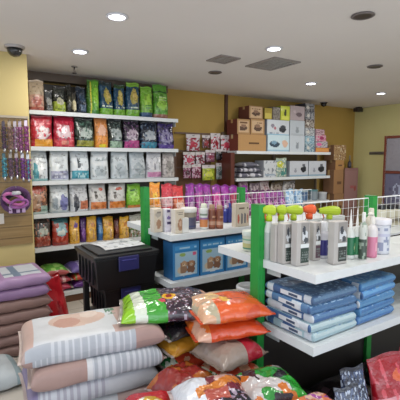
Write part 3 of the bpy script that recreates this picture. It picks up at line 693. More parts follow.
for px, lb, b, l in ((303, 'blue tub with pale lid on the lowest right board', '4c6c94', 'a8bcc8'), (313, 'grey tub with teal lid on the lowest right board', '8c98a0', '5c8c94'), (322, 'small white tub at the end of the lowest right board', 'b8bcc0', 'c8ccd0')):
    tub(lb, (X_at(px, 4.52, z2), 4.52, z2), .075, .17 if px < 320 else .12, b, l, 'tubs at the end of the lowest right board')

# cartons piled right of the shelving
YC = 4.42
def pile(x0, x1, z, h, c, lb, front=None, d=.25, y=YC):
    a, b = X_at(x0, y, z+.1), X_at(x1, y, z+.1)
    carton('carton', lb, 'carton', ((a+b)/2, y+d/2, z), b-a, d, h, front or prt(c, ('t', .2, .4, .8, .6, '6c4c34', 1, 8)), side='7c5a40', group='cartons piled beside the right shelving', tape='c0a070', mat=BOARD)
pile(333.5, 343, 0, .50, '96704c', 'lowest tan carton of the narrow carton pile', d=.22)
pile(333.5, 343, .502, .43, '9c7650', 'tan carton in the middle of the narrow carton pile', d=.22)
pile(333.5, 343, .934, .40, 'a07850', 'tall tan carton under the two small cartons', d=.22)
pile(343.7, 357, 0, .66, '8c6a5c', 'lowest pinkish brown carton near the pale wall', d=.3)
pile(343.7, 357, .662, .70, '94706c', 'big pinkish brown carton on top near the pale wall', prt('946e68', ('r', .06, .06, .94, .94, '9c7670'), ('t', .3, .5, .7, .62, 'a85c5c', 1, 6), ('e', .8, .5, .08, .06, 'a04c44')), d=.3)
pile(335.5, 344, 1.336, .16, 'b08450', 'small orange-brown carton on the narrow carton pile', d=.18)
pile(334, 346, 1.498, .25, 'a88458', 'speckled carton topmost on the narrow carton pile', prt('a4845c', ('n', 8, .2, '7c5c40'), ('n', 9, .3, 'd0c0a0'), seed=3), d=.2)
t = thing('hand_brush', 'small dark brush standing on the big pinkish carton', 'brush', (X_at(349.5, 4.55, 1.4), 4.55, 1.3635))
MB().lathe([(.03, 0), (.035, .01), (.034, .09), (.015, .12)], 14, '46424c').build('head', PLASTIC, t, smooth=True)
MB().lathe([(.010, .118), (.012, .2), (.006, .22)], 12, '8c8880').build('handle', PLASTIC, t, smooth=True)

# cabinet on the pale right wall
t = thing('display_cabinet', 'red-brown framed cabinet with grey glass against the pale wall', 'cabinet', (6.20, 0, 0))
ya, yb, zt2 = 2.95, at(384.5, 136, 'x', 6.2).y, at(384.5, 136, 'x', 6.2).z
FR = '6e3526'
f = MB()
f.box(.0, .25, yb-.04, yb, 0, zt2, FR); f.box(0, .25, ya, ya+.04, 0, zt2, FR); f.box(0, .25, ya+.04, yb-.04, zt2-.04, zt2, FR); f.box(0, .25, ya+.04, yb-.04, 0, .08, FR); f.box(.23, .25, ya+.04, yb-.04, .08, zt2-.04, '3c3438')
f.build('frame', PAINT, t, bev=.003)
for z_ in (.75, 1.30): MB().box(.0, .23, ya+.04, yb-.04, z_-.02, z_+.02, FR).build('shelf', PAINT, t, bev=.002)
MB().box(.012, .018, ya+.04, yb-.04, 1.325, zt2-.045, '8a8890').build('upper_panel', FILM, t)
MB().grid(lambda u, v: (.012, yb-.04-(yb-ya-.08)*u, .775+.50*v), 40, 20, prt('6c6c84', ('e', .22, .5, .07, .25, 'a8b0c8', 2), ('e', .22, .5, .035, .14, '6c6c84'), ('n', 5, .2, '5c5c74'), seed=4)).build('lower_panel', FILM, t)
t = thing('wall_bracket', 'short grey bar fixed on the pale wall beside the cabinet', 'bracket', (6.47, 4.30, 1.62))
MB().box(-.02, 0, -.17, .11, -.025, .025, '6c6860').build('plate', PAINT, t, bev=.003)
MB().box(-.035, -.02, -.16, .10, -.008, .008, '5a5650').build('rail', PAINT, t, bev=.003)

# ---------------------------------------------------------------- hook wall with red toys (between the two shelvings)
t = thing('display_rack', 'brown rail rack on mustard wall holding hanging toy packs', 'display rack', (0, 0, 0))
for z in (1.86, 1.62, 1.40): MB().box(2.66, 3.25, 4.70, 4.72, z-.01, z+.01, '6c5448').build('rail', PAINT, t)
MB().box(2.58, 2.62, 4.60, 4.72, 0, 1.60, '5a3a2a').build('post', PAINT, t, bev=.003)
MB().box(2.62, 3.25, 4.72, 4.74, .3, 1.60, '6a4a34').build('back_board', BOARD, t)
def hang_pack(label, px0, px1, py0, py1, Y, cc, group, n, cat='toy pack', name='toy_pack', hdr='d0c8c8', sd=0, dd=.03):
    a = at(px0, py0, 'y', Y); b = at(px1, py1, 'y', Y); w_, h_ = b.x-a.x, a.z-b.z
    t = thing(name, label, cat, (a.x+w_/2, Y, b.z), 0, group)
    MB().box(-w_/2, w_/2, -.002, .002, h_*.78, h_, hdr).box(-.012, .012, -.003, .0, h_*.9, h_*.94, '404040').build('header_card', PAPER, t)
    m = MB()
    def pos(u, v, s):
        q = (max(0, 1-abs(2*u-1)**3)**.5)*(max(0, 1-abs(2*v-1)**3)**.5)
        return ((u-.5)*w_*.92, s*dd*(.02+q*.5*(1+.5*noise.noise(Vector((u*4+sd, v*4, s))))), v*h_*.8)
    pf = prt(cc[0], ('n', 5, .0, cc[1]), ('e', .5, .5, .3, .25, cc[2]), ('n', 9, .38, 'b0a0a8'), seed=sd)
    m.grid(lambda u, v: pos(u, v, -1), 12, 14, pf); m.grid(lambda u, v: pos(u, v, 1), 12, 14, cc[0], True)
    m.build('pack', FILM, t, smooth=True)
    MB().tube([(0, .055, h_*.92), (0, -.03, h_*.92), (0, -.035, h_*.96)], .003, '909090', 6).build('hook', METAL, t)
hp = [(186, 200, 134, 151), (202, 210, 135, 148), (210.5, 220, 133, 150), (220.5, 231, 135, 152),
      (183, 195, 152, 165), (195.5, 205, 152, 164), (205.5, 215, 150, 162), (215.5, 231, 149, 160),
      (183, 191, 165, 178), (191.5, 201, 164, 178), (202, 215, 165, 180), (216, 223, 163, 179), (223.5, 231, 163, 179)]
hc_ = [('8c2038', 'c8c0c8', 'b02c48'), ('3c2028', '6c3038', '8c2030'), ('a82840', 'd0c8cc', '8c1c30'), ('a02c40', 'd0c8cc', 'c04458'),
       ('a03048', 'd0c8d0', 'b8385c'), ('8c2c44', 'c0b8c0', '5c2030'), ('6c3c50', '9c7c8c', '8c3c54'), ('1c181c', '302c30', '100c10'),
       ('7c2c54', 'b894a8', '4c1c34'), ('8c3c5c', 'c8a4b8', '6c2444'), ('b0b834', '8c9c34', 'd0d458'), ('6c7c78', '98a4a0', '4c5c5c'), ('707c7c', 'a4acac', '38484c')]
hl = ['red and white toy pack at left of the upper rail', 'small dark red toy pack, second on the upper rail', 'red toy pack with white, third on the upper rail', 'red toy pack at right of the upper rail',
      'pink-red toy pack at left of the middle rail', 'wine red toy pack, second on the middle rail', 'mauve toy pack, third on the middle rail', 'black toy pack at right of the middle rail',
      'plum toy pack at left of the lower rail', 'pink toy pack, second on the lower rail', 'yellow-green toy pack in the middle of the lower rail', 'grey-green toy pack right of the yellow-green one', 'grey toy pack at right end of the lower rail']
for i, (a, cc, lb) in enumerate(zip(hp, hc_, hl)):
    hang_pack(lb, a[0], a[1], a[2], a[3], 4.63 if i < 4 else 4.62, cc, 'toy packs hanging on the back wall rails', i, sd=i*2.3)

# ---------------------------------------------------------------- left slatwall with leashes
t = thing('slatwall_panel', 'tan slatwall panel on left wall with hanging leashes', 'display panel', (0, 0, 0))
MB().box(-.45, .70, 3.895, 3.919, .74, 1.87, 'b0925c').build('panel', SLATM, t)
s = MB()
for k in range(11): s.box(-.45, .70, 3.893, 3.8955, .80+k*.1, .808+k*.1, '6c5430')
s.build('groove', PAINT, t)
MB().box(-.45, .702, 3.88, 3.897, 1.865, 1.885, 'a89c88').build('top_rail', PAINT, t)
def leash(label, px, pyt, pyb, Y, w, cs, hdr, sd):
    a = at(px, pyt, 'y', Y); b = at(px, pyb, 'y', Y); h = a.z-b.z
    t = thing('dog_leash', label, 'leash', (a.x, Y, b.z), 0, 'leashes hanging on the left slatwall')
    MB().tube([(0, .045, h), (0, -.03, h), (0, -.036, h+.01)], .003, 'b0b0b0', 6).build('hook', METAL, t)
    MB().box(-w*.3, w*.3, -.004, -.001, h*.78, h*.99, hdr).build('header_card', PAPER, t)
    m = MB()
    for k in range(3):
        xo = (k-1)*w*.28
        pts = [(xo+.3*w*math.sin(q*2+sd+k)*.3, -.012-.004*k, h*(.80-.78*q/10)) for q in range(11)]
        m.tube(pts, w*.21, cs[k % len(cs)], 8)
    m.tube([(w*.4*math.cos(q*.628), -.02, h*.12+h*.10*math.sin(q*.628)) for q in range(10)], w*.10, cs[0], 6, True)
    m.build('strap', CLOTH, t, smooth=True)
    MB().lathe([(.009, 0), (.011, .02), (.006, .035)], 10, 'c0c0c4', oz=-.02, oy=-.02).build('clip', METAL, t, smooth=True)
LE = [(3, 121, 150, ['3c2c34', '5c3c58'], '4c4450'), (9, 121, 151, ['6c5048', '8c6c5c'], 'a49484'), (14.5, 121, 150, ['7c4c6c', 'a08c98'], 'b8b0b8'), (19.5, 121, 152, ['6c2c58', '9c5c88'], 'b0a4b4'), (25.5, 120, 152, ['7c2c64', 'a0508c'], 'd4c8dc'),
      (3.5, 153, 178, ['2c6c7c', '4c98a4'], '4c6c74'), (10, 153, 178, ['503c4c', '6c4c60'], 'a49c94'), (16, 153, 177, ['3c2c38', '7c4c74'], 'b8acb0'), (22, 153, 179, ['5c2868', '7c3c8c'], 'd0d0d8'), (27.5, 154, 180, ['6c2c6c', '4c94a8'], 'c8ccd4')]
LL = ['dark leash pack at far left, upper row', 'brown leash, second from left in upper row', 'mauve leash in the middle of the upper row', 'dark magenta leash, fourth in the upper row', 'magenta leash with white card at right of upper row',
      'teal leash at far left, lower row', 'dusky leash with beige card, second in lower row', 'dark leash with pale card in the middle of lower row', 'purple leash with white card, fourth in lower row', 'purple and teal leash at right of lower row']
for i, (px, a, b, cs, hd) in enumerate(LE): leash(LL[i], px, a, b, 3.835, .042, cs, hd, i*1.3)
# harness
c = at(16, 200, 'y', 3.80)
t = thing('dog_harness', 'purple and pink dog harness bundle hanging on the slatwall', 'dog harness', (c.x, 3.80, c.z))
def loop(rx_, rz_, y, r, col_, tilt=0, ox=0, oz=0, n=24): return [(ox+rx_*math.cos(k*2*math.pi/n)*math.cos(tilt)-rz_*math.sin(k*2*math.pi/n)*math.sin(tilt), y+.008*math.sin(k*1.1), oz+rx_*math.cos(k*2*math.pi/n)*math.sin(tilt)+rz_*math.sin(k*2*math.pi/n)*math.cos(tilt)) for k in range(n)]
m = MB(); m.tube(loop(.105, .10, 0, .02, ''), .024, '4a2450', 10, True); m.tube(loop(.09, .07, .02, .02, '', .3, 0, -.02), .022, '34203c', 10, True); m.build('padded_ring', CLOTH, t, smooth=True)
m = MB(); m.tube(loop(.085, .04, -.03, .02, '', -.4, -.02, .01), .015, 'b05c94', 8, True); m.tube(loop(.07, .035, -.035, .02, '', .1, .02, -.03), .013, '8c4c8c', 8, True); m.build('strap', CLOTH, t, smooth=True)
MB().lathe([(.035, 0), (.04, .01), (.03, .03)], 16, 'b4b4b8', oz=.05, oy=-.035).build('buckle', PLASTIC, t, smooth=True)
for x_ in (-.05, .01, .055): MB().box(x_-.014, x_+.014, -.03, -.018, -.11, -.05, 'b094b4').build('tag_card', PAPER, t, bev=.002)
MB().tube([(0, .08, .11), (0, -.02, .11), (0, -.025, .12)], .004, 'b0b0b0', 6).build('hook', METAL, t)
c = at(1, 219, 'y', 3.88)
o = MB().box(-.03, .025, -.003, .003, -.045, .045, 'd8d0c4').build('price_tag', PAPER); place(o, (c.x, 3.889, c.z)); tag(o, 'small white price tag on the slatwall below the harness', 'price tag')

# ---------------------------------------------------------------- middle gondola goods
# back side pouches
YP = 2.755
def backp(xa, xb, yt, pf, lb, seal, Y=YP, **k):
    pouch_px(xa, xb, yt, Y, 1.0, name='treat_bag', label=lb, cat='treat bag', pf=pf, group='treat bags behind the wire panel of the middle gondola', seal=seal, d=.10, **k)
backp(153, 163.5, 183, prt('e08a24', ('e', .45, .72, .25, .1, 'e8b83c'), ('r', 0, 0, 1, .45, 'c8b8a0'), ('e', .5, .25, .3, .12, '5c4838'), seed=1), 'orange treat bag with pet photo behind the wire, leftmost', 'e09a34')
backp(164, 175, 184, prt('c03444', ('r', 0, .45, 1, .7, 'c89ca0'), ('e', .5, .2, .35, .15, 'b02850'), seed=2), 'red treat bag behind the wire, beside the orange one', 'b0202c')
backp(175.5, 187, 186, prt('c83034', ('r', 0, .35, 1, .66, 'd07854'), ('e', .5, .5, .3, .1, 'd8b4a4'), ('r', 0, 0, 1, .3, 'b83444'), seed=3), 'red and orange treat bag behind the wire', 'b82830')
cols = [('8c3c94', 'b894b8'), ('a84494', 'c8a0bc'), ('94388c', 'b4a0b8'), ('c03c8c', 'd09cb8'), ('9c3c94', 'b890b4'), ('b43858', 'c89cac'), ('8c3884', 'a890ac')]
wl = ['purple', 'violet-pink', 'deep purple', 'hot pink', 'mid purple', 'raspberry', 'dark violet']
xx = 188
for i in range(7):
    backp(xx, xx+8.6, 184+i*.35, prt(cols[i][0], ('e', .5, .35, .35, .2, cols[i][1]), ('r', 0, .82, 1, 1, '8a1c8c'), ('n', 8, .3, '5c3c70'), seed=i), wl[i]+' treat bag in the left half of the purple row', '7c1c84', nu=12, nv=16); xx += 8.9
wl2 = ['pink', 'dark magenta', 'light magenta', 'plum', 'rose pink', 'lilac-pink', 'grape']
xx = 247.5
for i in range(6):
    backp(xx, xx+6.4, 190.5, prt(['a83c84', '843470', 'a44490', '8c4094', 'a05098', '8c4c98'][i], ('e', .5, .4, .3, .25, 'c080b4'), ('n', 8, .15, '5c2858'), seed=i+20), wl2[i]+' treat bag in the right half of the purple row', '5c2c5c', nu=10, nv=12); xx += 6.7
for i, xa in enumerate((288.5, 297)):
    backp(xa, xa+8, 189.5, prt('7ca4cc', ('r', 0, 0, 1, .45, '5c88b8'), ('e', .5, .65, .3, .2, 'b4cce0'), ('n', 8, .3, 'c8dce8'), seed=i+30), ('left' if i == 0 else 'right')+' light blue packet at right end of the purple row', 'a0bcd4', nu=10, nv=12)
# front shelf of the middle gondola
def spot(px, py, z): p = at(px, py, 'z', z); return p, depth(p)
def onbox(xl, xr, yt, yb, z, d, **k):
    p, dp = spot((xl+xr)/2, yb, z); w_ = (xr-xl)/FPX*dp; h_ = (yb-yt)/FPX*dp
    cs = math.cos(k.get('rz', 0)+PSI)
    return carton(loc=(p.x, p.y+d/2, z+.001), w=w_*.95, d=d, h=h_, res=.006, **k)
GP = 'small care product boxes on the middle gondola'
onbox(153.5, 163.5, 209, 232.5, 1.0, .06, name='product_box', label='beige box with pet ear picture, leftmost on middle gondola', cat='box', front=prt('c8bca8', ('e', .55, .35, .25, .2, 'a07c60'), ('e', .5, .75, .35, .1, 'a8a094'), ('t', .15, .82, .85, .92, '7c746c', 1, 8)), side='d4ccc0', group=GP)
onbox(165, 172.5, 209, 232, 1.0, .05, name='product_box', label='white box with purple emblem, second on middle gondola', cat='box', front=prt('d0ccd8', ('r', .2, .35, .9, .45, '3c3458'), ('e', .5, .62, .3, .08, '7c6ca0'), ('r', .2, .85, .8, .95, '4c4468')), side='dcdce0', group=GP)
onbox(174.5, 185.5, 209.5, 233.5, 1.0, .06, name='product_box', label='cream box with ear picture, third on middle gondola', cat='box', front=prt('ccc0ac', ('e', .55, .35, .28, .25, 'a47c60'), ('e', .55, .4, .14, .12, 'c8a890'), ('t', .15, .78, .85, .92, '8c8478', 2, 8)), side='d4ccc0', group=GP)
onbox(182, 189.5, 218, 233, 1.0, .04, name='product_box', label='small plain white box in front of the dark tub', cat='box', front=prt('d4d4d0'), side='c8c8c4', group=GP)
p, dp = spot(191, 229, 1.0)
tub('dark blue-grey tub with wide white lid on middle gondola', (p.x, p.y+.03, 1.001), 7.8/FPX*dp, 21/FPX*dp, '4c4c6c', 'd8d8d4', lidh=.03, pf=prt('54546c', ('r', 0, .7, 1, 1, '8c8474'), ('r', 0, .1, 1, .2, '34406c')))
def bottle(label, px, yt, yb, z, wpx, prof, body, cap, capcol, group=None, pf=None, capname='cap', sy=1, pw=2, cat='bottle', name='bottle', mat=None, rz=0):
    p, dp = spot(px, yb, z); r = wpx/2/FPX*dp; h = (yb-yt)/FPX*dp
    t = thing(name, label, cat, (p.x, p.y, z+.001), rz, group)
    pr_ = [(a*r, b*h) for a, b in prof]
    m = MB(); m.lathe(pr_, 24, body, sy=sy, pw=pw, pf=pf); m.build('body', mat or PLASTIC, t, smooth=True)
    MB().lathe([(a*r, b*h) for a, b in cap], 18, capcol).build(capname, PLASTIC, t, smooth=True)
    return t, r, h
BP = [(.9, 0), (1, .02)]+[(1, .02+.07*k) for k in range(1, 10)]+[(.97, .69), (.8, .74), (.45, .79), (.4, .83)]
CP = [(.46, .81), (.47, .82), (.45, .97), (.36, 1.0)]
CYL = [(.95, 0), (1, .015)]+[(1, .015+.075*k) for k in range(1, 11)]+[(.94, .80), (.72, .84)]
CYC = [(.74, .835), (.75, .85), (.72, .97), (.6, 1)]
GM = 'bottles on the middle gondola'
bottle('white spray can with orange label on middle gondola', 203.8, 203.5, 229, 1.0, 8.2, CYL, 'd0d4cc', CYC, 'd8dcc8', GM, pf=prt('d0d4d0', ('r', 0, .1, 1, .42, 'c8804c'), ('r', 0, .5, 1, .58, '8c6c9c'), ('t', 0, .65, 1, .8, '7c8c7c', 1, 14)))
BRN = prt('7c4834', ('r', 0, .12, 1, .5, '9c5c40'), ('e', .55, .6, .12, .07, 'c8a080'), ('t', 0, .2, 1, .4, 'c09880', 2, 14))
bottle('brown bottle, left of the two beside the spray can', 212, 204.5, 228.5, 1.0, 7.4, CYL, '7c4834', CYC, 'a08068', GM, pf=BRN)
bottle('brown bottle, right of the two beside the cobalt bottles', 219.5, 205, 228.5, 1.0, 7.4, CYL, '7c4834', CYC, 'a88870', GM, pf=BRN)
bottle('cobalt blue bottle with white cap on middle gondola', 225.5, 205, 222.5, 1.0, 5.4, BP, '1c2c88', CP, 'c8d0dc', GM, mat=FILM)
bottle('taller cobalt blue bottle beside the brush set box', 229.8, 203, 222.5, 1.0, 5.6, BP, '18247c', CP, '28348c', GM, mat=FILM)
onbox(233.5, 251.5, 203.5, 226.5, 1.0, .05, name='product_box', label='beige grooming set box with three brushes pictured', cat='box',
      front=prt('b8ac98', ('r', .04, .04, .96, .96, 'c4b8a4'), ('e', .2, .35, .06, .22, 'b85c4c', .3), ('e', .45, .35, .06, .24, '2c3c58', .3), ('e', .68, .35, .06, .24, '2c3c58', .3), ('e', .88, .35, .05, .2, 'b87060', .3), ('t', .1, .75, .9, .88, '6c5c4c', 1, 12)), side='c8c0b0', group=GP)
# lower shelf: blue diaper boxes
def dbox(s): return prt('2c78b0', ('r', .07, .08, .93, .72, '98b8cc'), ('r', .07, .80, .93, .9, '3c8cc4'), ('t', .12, .82, .88, .9, '9cc4dc', 1, 12), ('e', .28, .25, .13, .09, 'c4b49c', .3), ('p', .40, .26, .14, '94745c', 1.2, 'b89470'), ('p', .68, .24, .15, '7c5844', 1.2, 'a47c5c'), ('e', .35, .66, .12, .05, '8ca85c'), ('e', .8, .66, .07, .05, 'c8587c'), ('e', .5, .12, .3, .04, 'c4ccd0'), seed=s)
lx = [1.32, 1.545, 1.77]
for i, x in enumerate(lx):
    carton('diaper_box', ['blue pet diaper box with puppies, leftmost on the lower shelf', 'blue pet diaper box with puppies, middle one on the lower shelf', 'blue pet diaper box with puppies, right one partly behind the near shelf'][i], 'box', (x+.105, 2.44, .671), .215, .14, .262, dbox(i), side='1c5c90', top='2c6c9c', group='blue pet diaper boxes on the middle gondola', res=.006)

# ---------------------------------------------------------------- near gondola goods
# grey product boxes
GN = 'grey grooming product boxes on the near gondola'
GBX = lambda s, lab: prt('aca8a4', ('r', .28, .10, .97, .97, '8c8884'), ('e', .6, .68, .26, .14, 'c4c8cc'), ('e', .55, .8, .12, .1, '3c4048'), ('e', .72, .58, .16, .07, '44484c'), ('r', .28, .42, .97, .50, 'd0d4d4'), ('r', .30, .06, .97, .40, lab), ('t', .36, .12, .92, .34, '6c7470', 4, 9), seed=s)
for i, (a, b, yt, yb, lab, lb) in enumerate(((266.5, 278, 223, 260.5, '2c3834', 'grey grooming box nearest the green post'), (278.8, 290.3, 222, 262, '283430', 'grey grooming box second from the green post'),
                                    (291.5, 308.5, 222, 266.5, '2c3c34', 'broad grey grooming box in the middle with dark label'), (309, 319, 223, 262, '5c4450', 'grey grooming box with maroon label'), (328, 346.5, 221.5, 265, '2c302c', 'broad grey grooming box with black label right of the purple bottle'))):
    p, dp = spot((a+b)/2, yb, 1.0); w_ = (b-a)/FPX*dp; h_ = (yb-yt)/FPX*dp
    yy = (1.435, 1.388, p.y+.02, min(p.y+.03, 1.42), p.y+.02)[i]; x = max(X_at((a+b)/2, yy, 1.05), 1.36+w_*.45)
    carton('product_box', lb, 'box', (x, yy, 1.001), w_*.95, .045, h_, GBX(i, lab), side='b4b0ac', top='c0bcb8', group=GN, res=.0045, rz=-.12, bev=.004)
# trigger spray bottles behind
def sprayer(label, px, py_head, Y, col_, wpx, nz='141414', bodyc='c8ccc8'):
    x = X_at(px, Y, 1.2); zt_ = at(px, py_head, 'y', Y).z; dp = depth((x, Y, zt_)); w_ = wpx/FPX*dp
    t = thing('spray_bottle', label, 'spray bottle', (x, Y, 1.001), -PSI+.15, 'trigger spray bottles on the near gondola'); h = zt_-1.001
    MB().lathe([(.021, 0), (.024, .004), (.024, h*.5), (.023, h*.56), (.014, h*.68), (.012, h*.74)], 22, bodyc, pf=prt(bodyc, ('r', 0, .1, 1, .45, 'a8b0ac'), ('r', 0, .45, 1, .6, 'c87848'))).build('body', PLASTIC, t, smooth=True)
    MB().lathe([(.017, h*.70), (.017, h*.79), (.012, h*.80)], 18, col_).build('collar', PLASTIC, t, smooth=True)
    hd = MB(); g = w_/2
    prof = [(-g, h*.90, .012, .014), (-g*.6, h*.905, .015, .020), (-g*.1, h*.905, .017, .025), (g*.4, h*.90, .018, .028), (g*.85, h*.89, .016, .024), (g, h*.885, .009, .014)]
    b = len(hd.v)
    for (x_, z_, ry_, rz_) in prof:
        for k in range(12): hd.v.append((x_, ry_*math.cos(k*math.pi/6), z_+rz_*math.sin(k*math.pi/6)))
    for j in range(len(prof)-1):
        for k in range(12): hd.f.append((b+j*12+k, b+j*12+(k+1) % 12, b+j*12+12+(k+1) % 12, b+j*12+12+k)); hd.c.append(col_)
    hd.f.append(tuple(b+k for k in range(12))); hd.c.append(col_); hd.f.append(tuple(b+60+k for k in range(12))); hd.c.append(col_)
    hd.box(-.011, .011, -.009, .009, h*.79, h*.87, col_)
    hdo = hd.build('spray_head', PLASTIC, t, smooth=False, bev=.002)
    n_ = MB().box(-g-.008, -g+.001, -.007, .007, h*.90-.008, h*.90+.008, nz); n_.build('nozzle', PLASTIC, hdo, bev=.002)
    tr = MB().tube([(-g*.55, 0, h*.88), (-g*.62, 0, h*.82), (-g*.5, 0, h*.74), (-g*.62, 0, h*.68)], .004, col_ if col_ != 'a8c020' else 'd8602c', 8); tr.build('trigger', PLASTIC, hdo, smooth=True)
LIME = 'a8c020'
sprayer('lime-headed spray bottle right beside the green post', 269, 204.5, 1.492, LIME, 14)
sprayer('lime-headed spray bottle second from the green post', 281, 204.5, 1.492, LIME, 10)
sprayer('long lime-headed spray bottle left of the orange one', 293.5, 205, 1.492, LIME, 19)
sprayer('orange-headed spray bottle on the near gondola', 309.5, 204.5, 1.492, 'e05a24', 13, 'c04418')
sprayer('lime-headed spray bottle right of the orange one', 329.5, 206.5, 1.492, LIME, 23)
GQ = 'bottles at the right of the near gondola'
bottle('white-capped bottle with purple label between grey boxes', 322.5, 221, 258, 1.0, 10.5, BP, 'd0d0d4', [(.8, .70), (.82, .72), (.74, .97), (.6, 1)], 'd4d6da', GQ, pf=prt('c4c4cc', ('r', 0, .08, 1, .6, '34307c'), ('e', .6, .35, .08, .12, '8c88b8')))
NOZ = [(.36, .62), (.34, .64), (.28, .74), (.12, .88), (.05, 1.0)]
GRB = [(.92, 0), (1, .02)]+[(1, .02+.06*k) for k in range(1, 8)]+[(.9, .5), (.7, .56), (.4, .62), (.36, .64)]
bottle('green-labelled bottle with long white nozzle, left one', 349.5, 209, 258.5, 1.0, 9.4, GRB, 'd4d8d4', NOZ, 'e4e4e0', GQ, capname='nozzle', pf=prt('d4d8d4', ('r', 0, .1, 1, .72, '1c6c44'), ('e', .55, .35, .06, .1, 'c8d0a0')))
bottle('green-labelled bottle with long white nozzle, right one', 356, 208, 258, 1.0, 8.4, GRB, 'd4d8d4', NOZ, 'e4e4e0', GQ, capname='nozzle', pf=prt('d4d8d4', ('r', 0, .1, 1, .72, '1c7444'), ('e', .55, .35, .06, .1, 'c8d0a0')))
bottle('white bottle with dark green label beside the pink one', 362.3, 212, 259.5, 1.0, 8, BP, 'd0d0cc', CP, 'dcdcd8', GQ, pf=prt('c4c8c0', ('r', 0, .05, 1, .5, '3c4c40'), ('n', 6, .2, '8c9c8c')))
tt, r_, h_ = bottle('pink shampoo bottle with white pump', 371.2, 216, 257, 1.0, 10.5, BP, 'd0849c', CP, 'e0dcd4', GQ, pf=prt('cc7c98', ('r', 0, .62, 1, 1, 'd8d4d4'), ('e', .5, .3, .06, .12, 'dca4b4')), name='pump_bottle')
MB().tube([(0, 0, h_), (0, 0, h_+.012), (-.028, 0, h_+.016), (-.034, 0, h_+.008)], .007, 'e0dcd0', 10).build('pump', PLASTIC, tt, smooth=True)
t2, r2_, h2_ = bottle('cream pump bottle standing behind the pink bottle', 370, 208, 245, 1.0, 11, BP, 'd4d0c0', CP, 'd8d4c4', GQ, name='pump_bottle')
p, dp = spot(385, 254, 1.0)
tub('large white tub with faint blue print and screw lid', (p.x, p.y+.03, 1.001), 9.3/FPX*dp, 35/FPX*dp, 'd4d6dc', 'dcdce2', lidh=.03, pf=prt('ccd0d8', ('n', 9, .18, '8c94ac'), ('r', 0, .6, 1, .7, 'b8bcd0'), seed=5))
for i, px in enumerate((381.5, 390, 398.5)):
    p = at(px, 225, 'y', 1.75); 
    x = X_at(px, 1.75, 1.1); dp = depth((x, 1.75, 1.1)); H_ = at(px, 204.5, 'y', 1.75).z-1.0; rr = 4.3/FPX*dp
    t = thing('bottle', ['cream bottle with black cap, left of the row behind the white tub', 'cream bottle with black cap, middle of the row behind the white tub', 'cream bottle with black cap cut by the right edge'][i], 'bottle', (x, 1.75, 1.001), 0, 'black-capped cream bottles on the far side')
    MB().lathe([(rr*.95, 0), (rr, .004)]+[(rr, .004+(H_*.74)*k/9) for k in range(1, 10)]+[(rr*.6, H_*.80)], 22, 'c8c4b0', pf=prt('ccc8b4', ('r', 0, .15, 1, .5, 'b4ac94'), ('t', 0, .2, 1, .45, '7c7464', 3, 14))).build('body', PLASTIC, t, smooth=True)
    MB().lathe([(rr*.85, H_*.79), (rr*.87, H_*.80), (rr*.85, H_*.98), (rr*.75, H_)], 20, '16161a').build('cap', PLASTIC, t, smooth=True)
# tub left of the post, far side
p, dp = spot(246, 251, 1.0)
tub('cream and green tub at the left end beside the green post', (p.x+.03, p.y, 1.001), 8/FPX*dp, 20/FPX*dp, 'd0d4c8', 'd4dcd4', pf=prt('c8ccb8', ('r', 0, .15, 1, .55, 'b8b478'), ('r', 0, .1, 1, .2, '3c7c64'), ('r', 0, .7, 1, .8, '7cac8c')))
# white tubs beyond, under
x = X_at(240, 1.70, .75)
tub('white plastic tub on the lower shelf left of the green post', (1.45, 1.72, .671), .07, .12, 'c8ccd0', 'd8dce0')

# blue pad packs on the lower shelf
def padpack(label, x, y, z, w, d, T, c1, c2, rz=0, sd=0):
    t = thing('pad_pack', label, 'pet pad pack', (x, y, z), rz, 'packs of pet training pads on the near lower shelf')
    def pos(a, b, s):
        u = math.sin(a*math.pi/2); v = math.sin(b*math.pi/2)
        e = (max(0, 1-abs(u)**22)**.4)*(max(0, 1-abs(v)**20)**.4)
        n = noise.noise(Vector((u*3+sd, v*3, s*2+sd)))*.12
        return (w/2*u, d/2*v, T/2+s*T/2*e*(1+(n if s > 0 else 0)))
    pf = prt(c1, ('n', 4, .12, c2), ('n', 22, .28, '8aa8c4'), seed=sd)
    m = MB()
    for s_ in (1, -1):
        def cf(u, v, s_=s_):
            if u < .10: return ['c4ccd4', '3c5c88', c1][int(hsh(int(v*7), 1, sd)*3) % 3] if s_ < 2 else c1
            return pf(u, v) if v > .06 else (c2 if s_ > 0 else c1)
        m.grid(lambda u, v, s_=s_: pos(2*u-1, 2*v-1, s_), 60, 50, cf, s_ < 0)
    m.build('wrapped_body', PAD, t, smooth=True)
    MB().box(w/2-.002, w/2+.004, -d/2*.8, d/2*.8, T/2-.006, T/2+.006, c2).build('end_seal', PAD, t)
    m = MB(); m.box(-w/2-.0015, -w/2+.003, -d*.28, d*.15, T*.28, T*.72, 'd4d8dc'); m.box(-w/2-.002, -w/2-.0014, -d*.2, -d*.02, T*.36, T*.62, '3c4c64'); m.build('label', PAPER, t)
z = .672
st1 = [('9cb8c0', 'b4c8cc', 'lowest pale pad pack in the left stack'), ('a0bcc4', 'b8ccd0', 'pale pad pack second from bottom in the left stack'), ('44699a', '5a80a8', 'deep blue pad pack third in the left stack'),
       ('5078a2', '446a94', 'mid blue pad pack fourth in the left stack'), ('466488', '5c7c9c', 'topmost blue-grey pad pack in the left stack')]
for i, (a, b, lb) in enumerate(st1):
    padpack(lb, 1.532+(.006, -.004, .004, -.006, .0)[i], 1.345, z, .322, .31, .047, a, b, rz=(.03, -.02, .01, -.03, .02)[i], sd=i*2.2); z += .043
z = .672
st2 = [('4270a6', '5a88b8', 'lowest pad pack in the right stack'), ('5286b6', '4472a6', 'second pad pack from bottom in the right stack'), ('5e94c0', '5082b0', 'bright blue pad pack in the middle of right stack'), ('4c84c0', '6ca4d4', 'fourth pad pack in the right stack'), ('4478ac', '5e94c0', 'topmost bright blue pad pack in the right stack')]
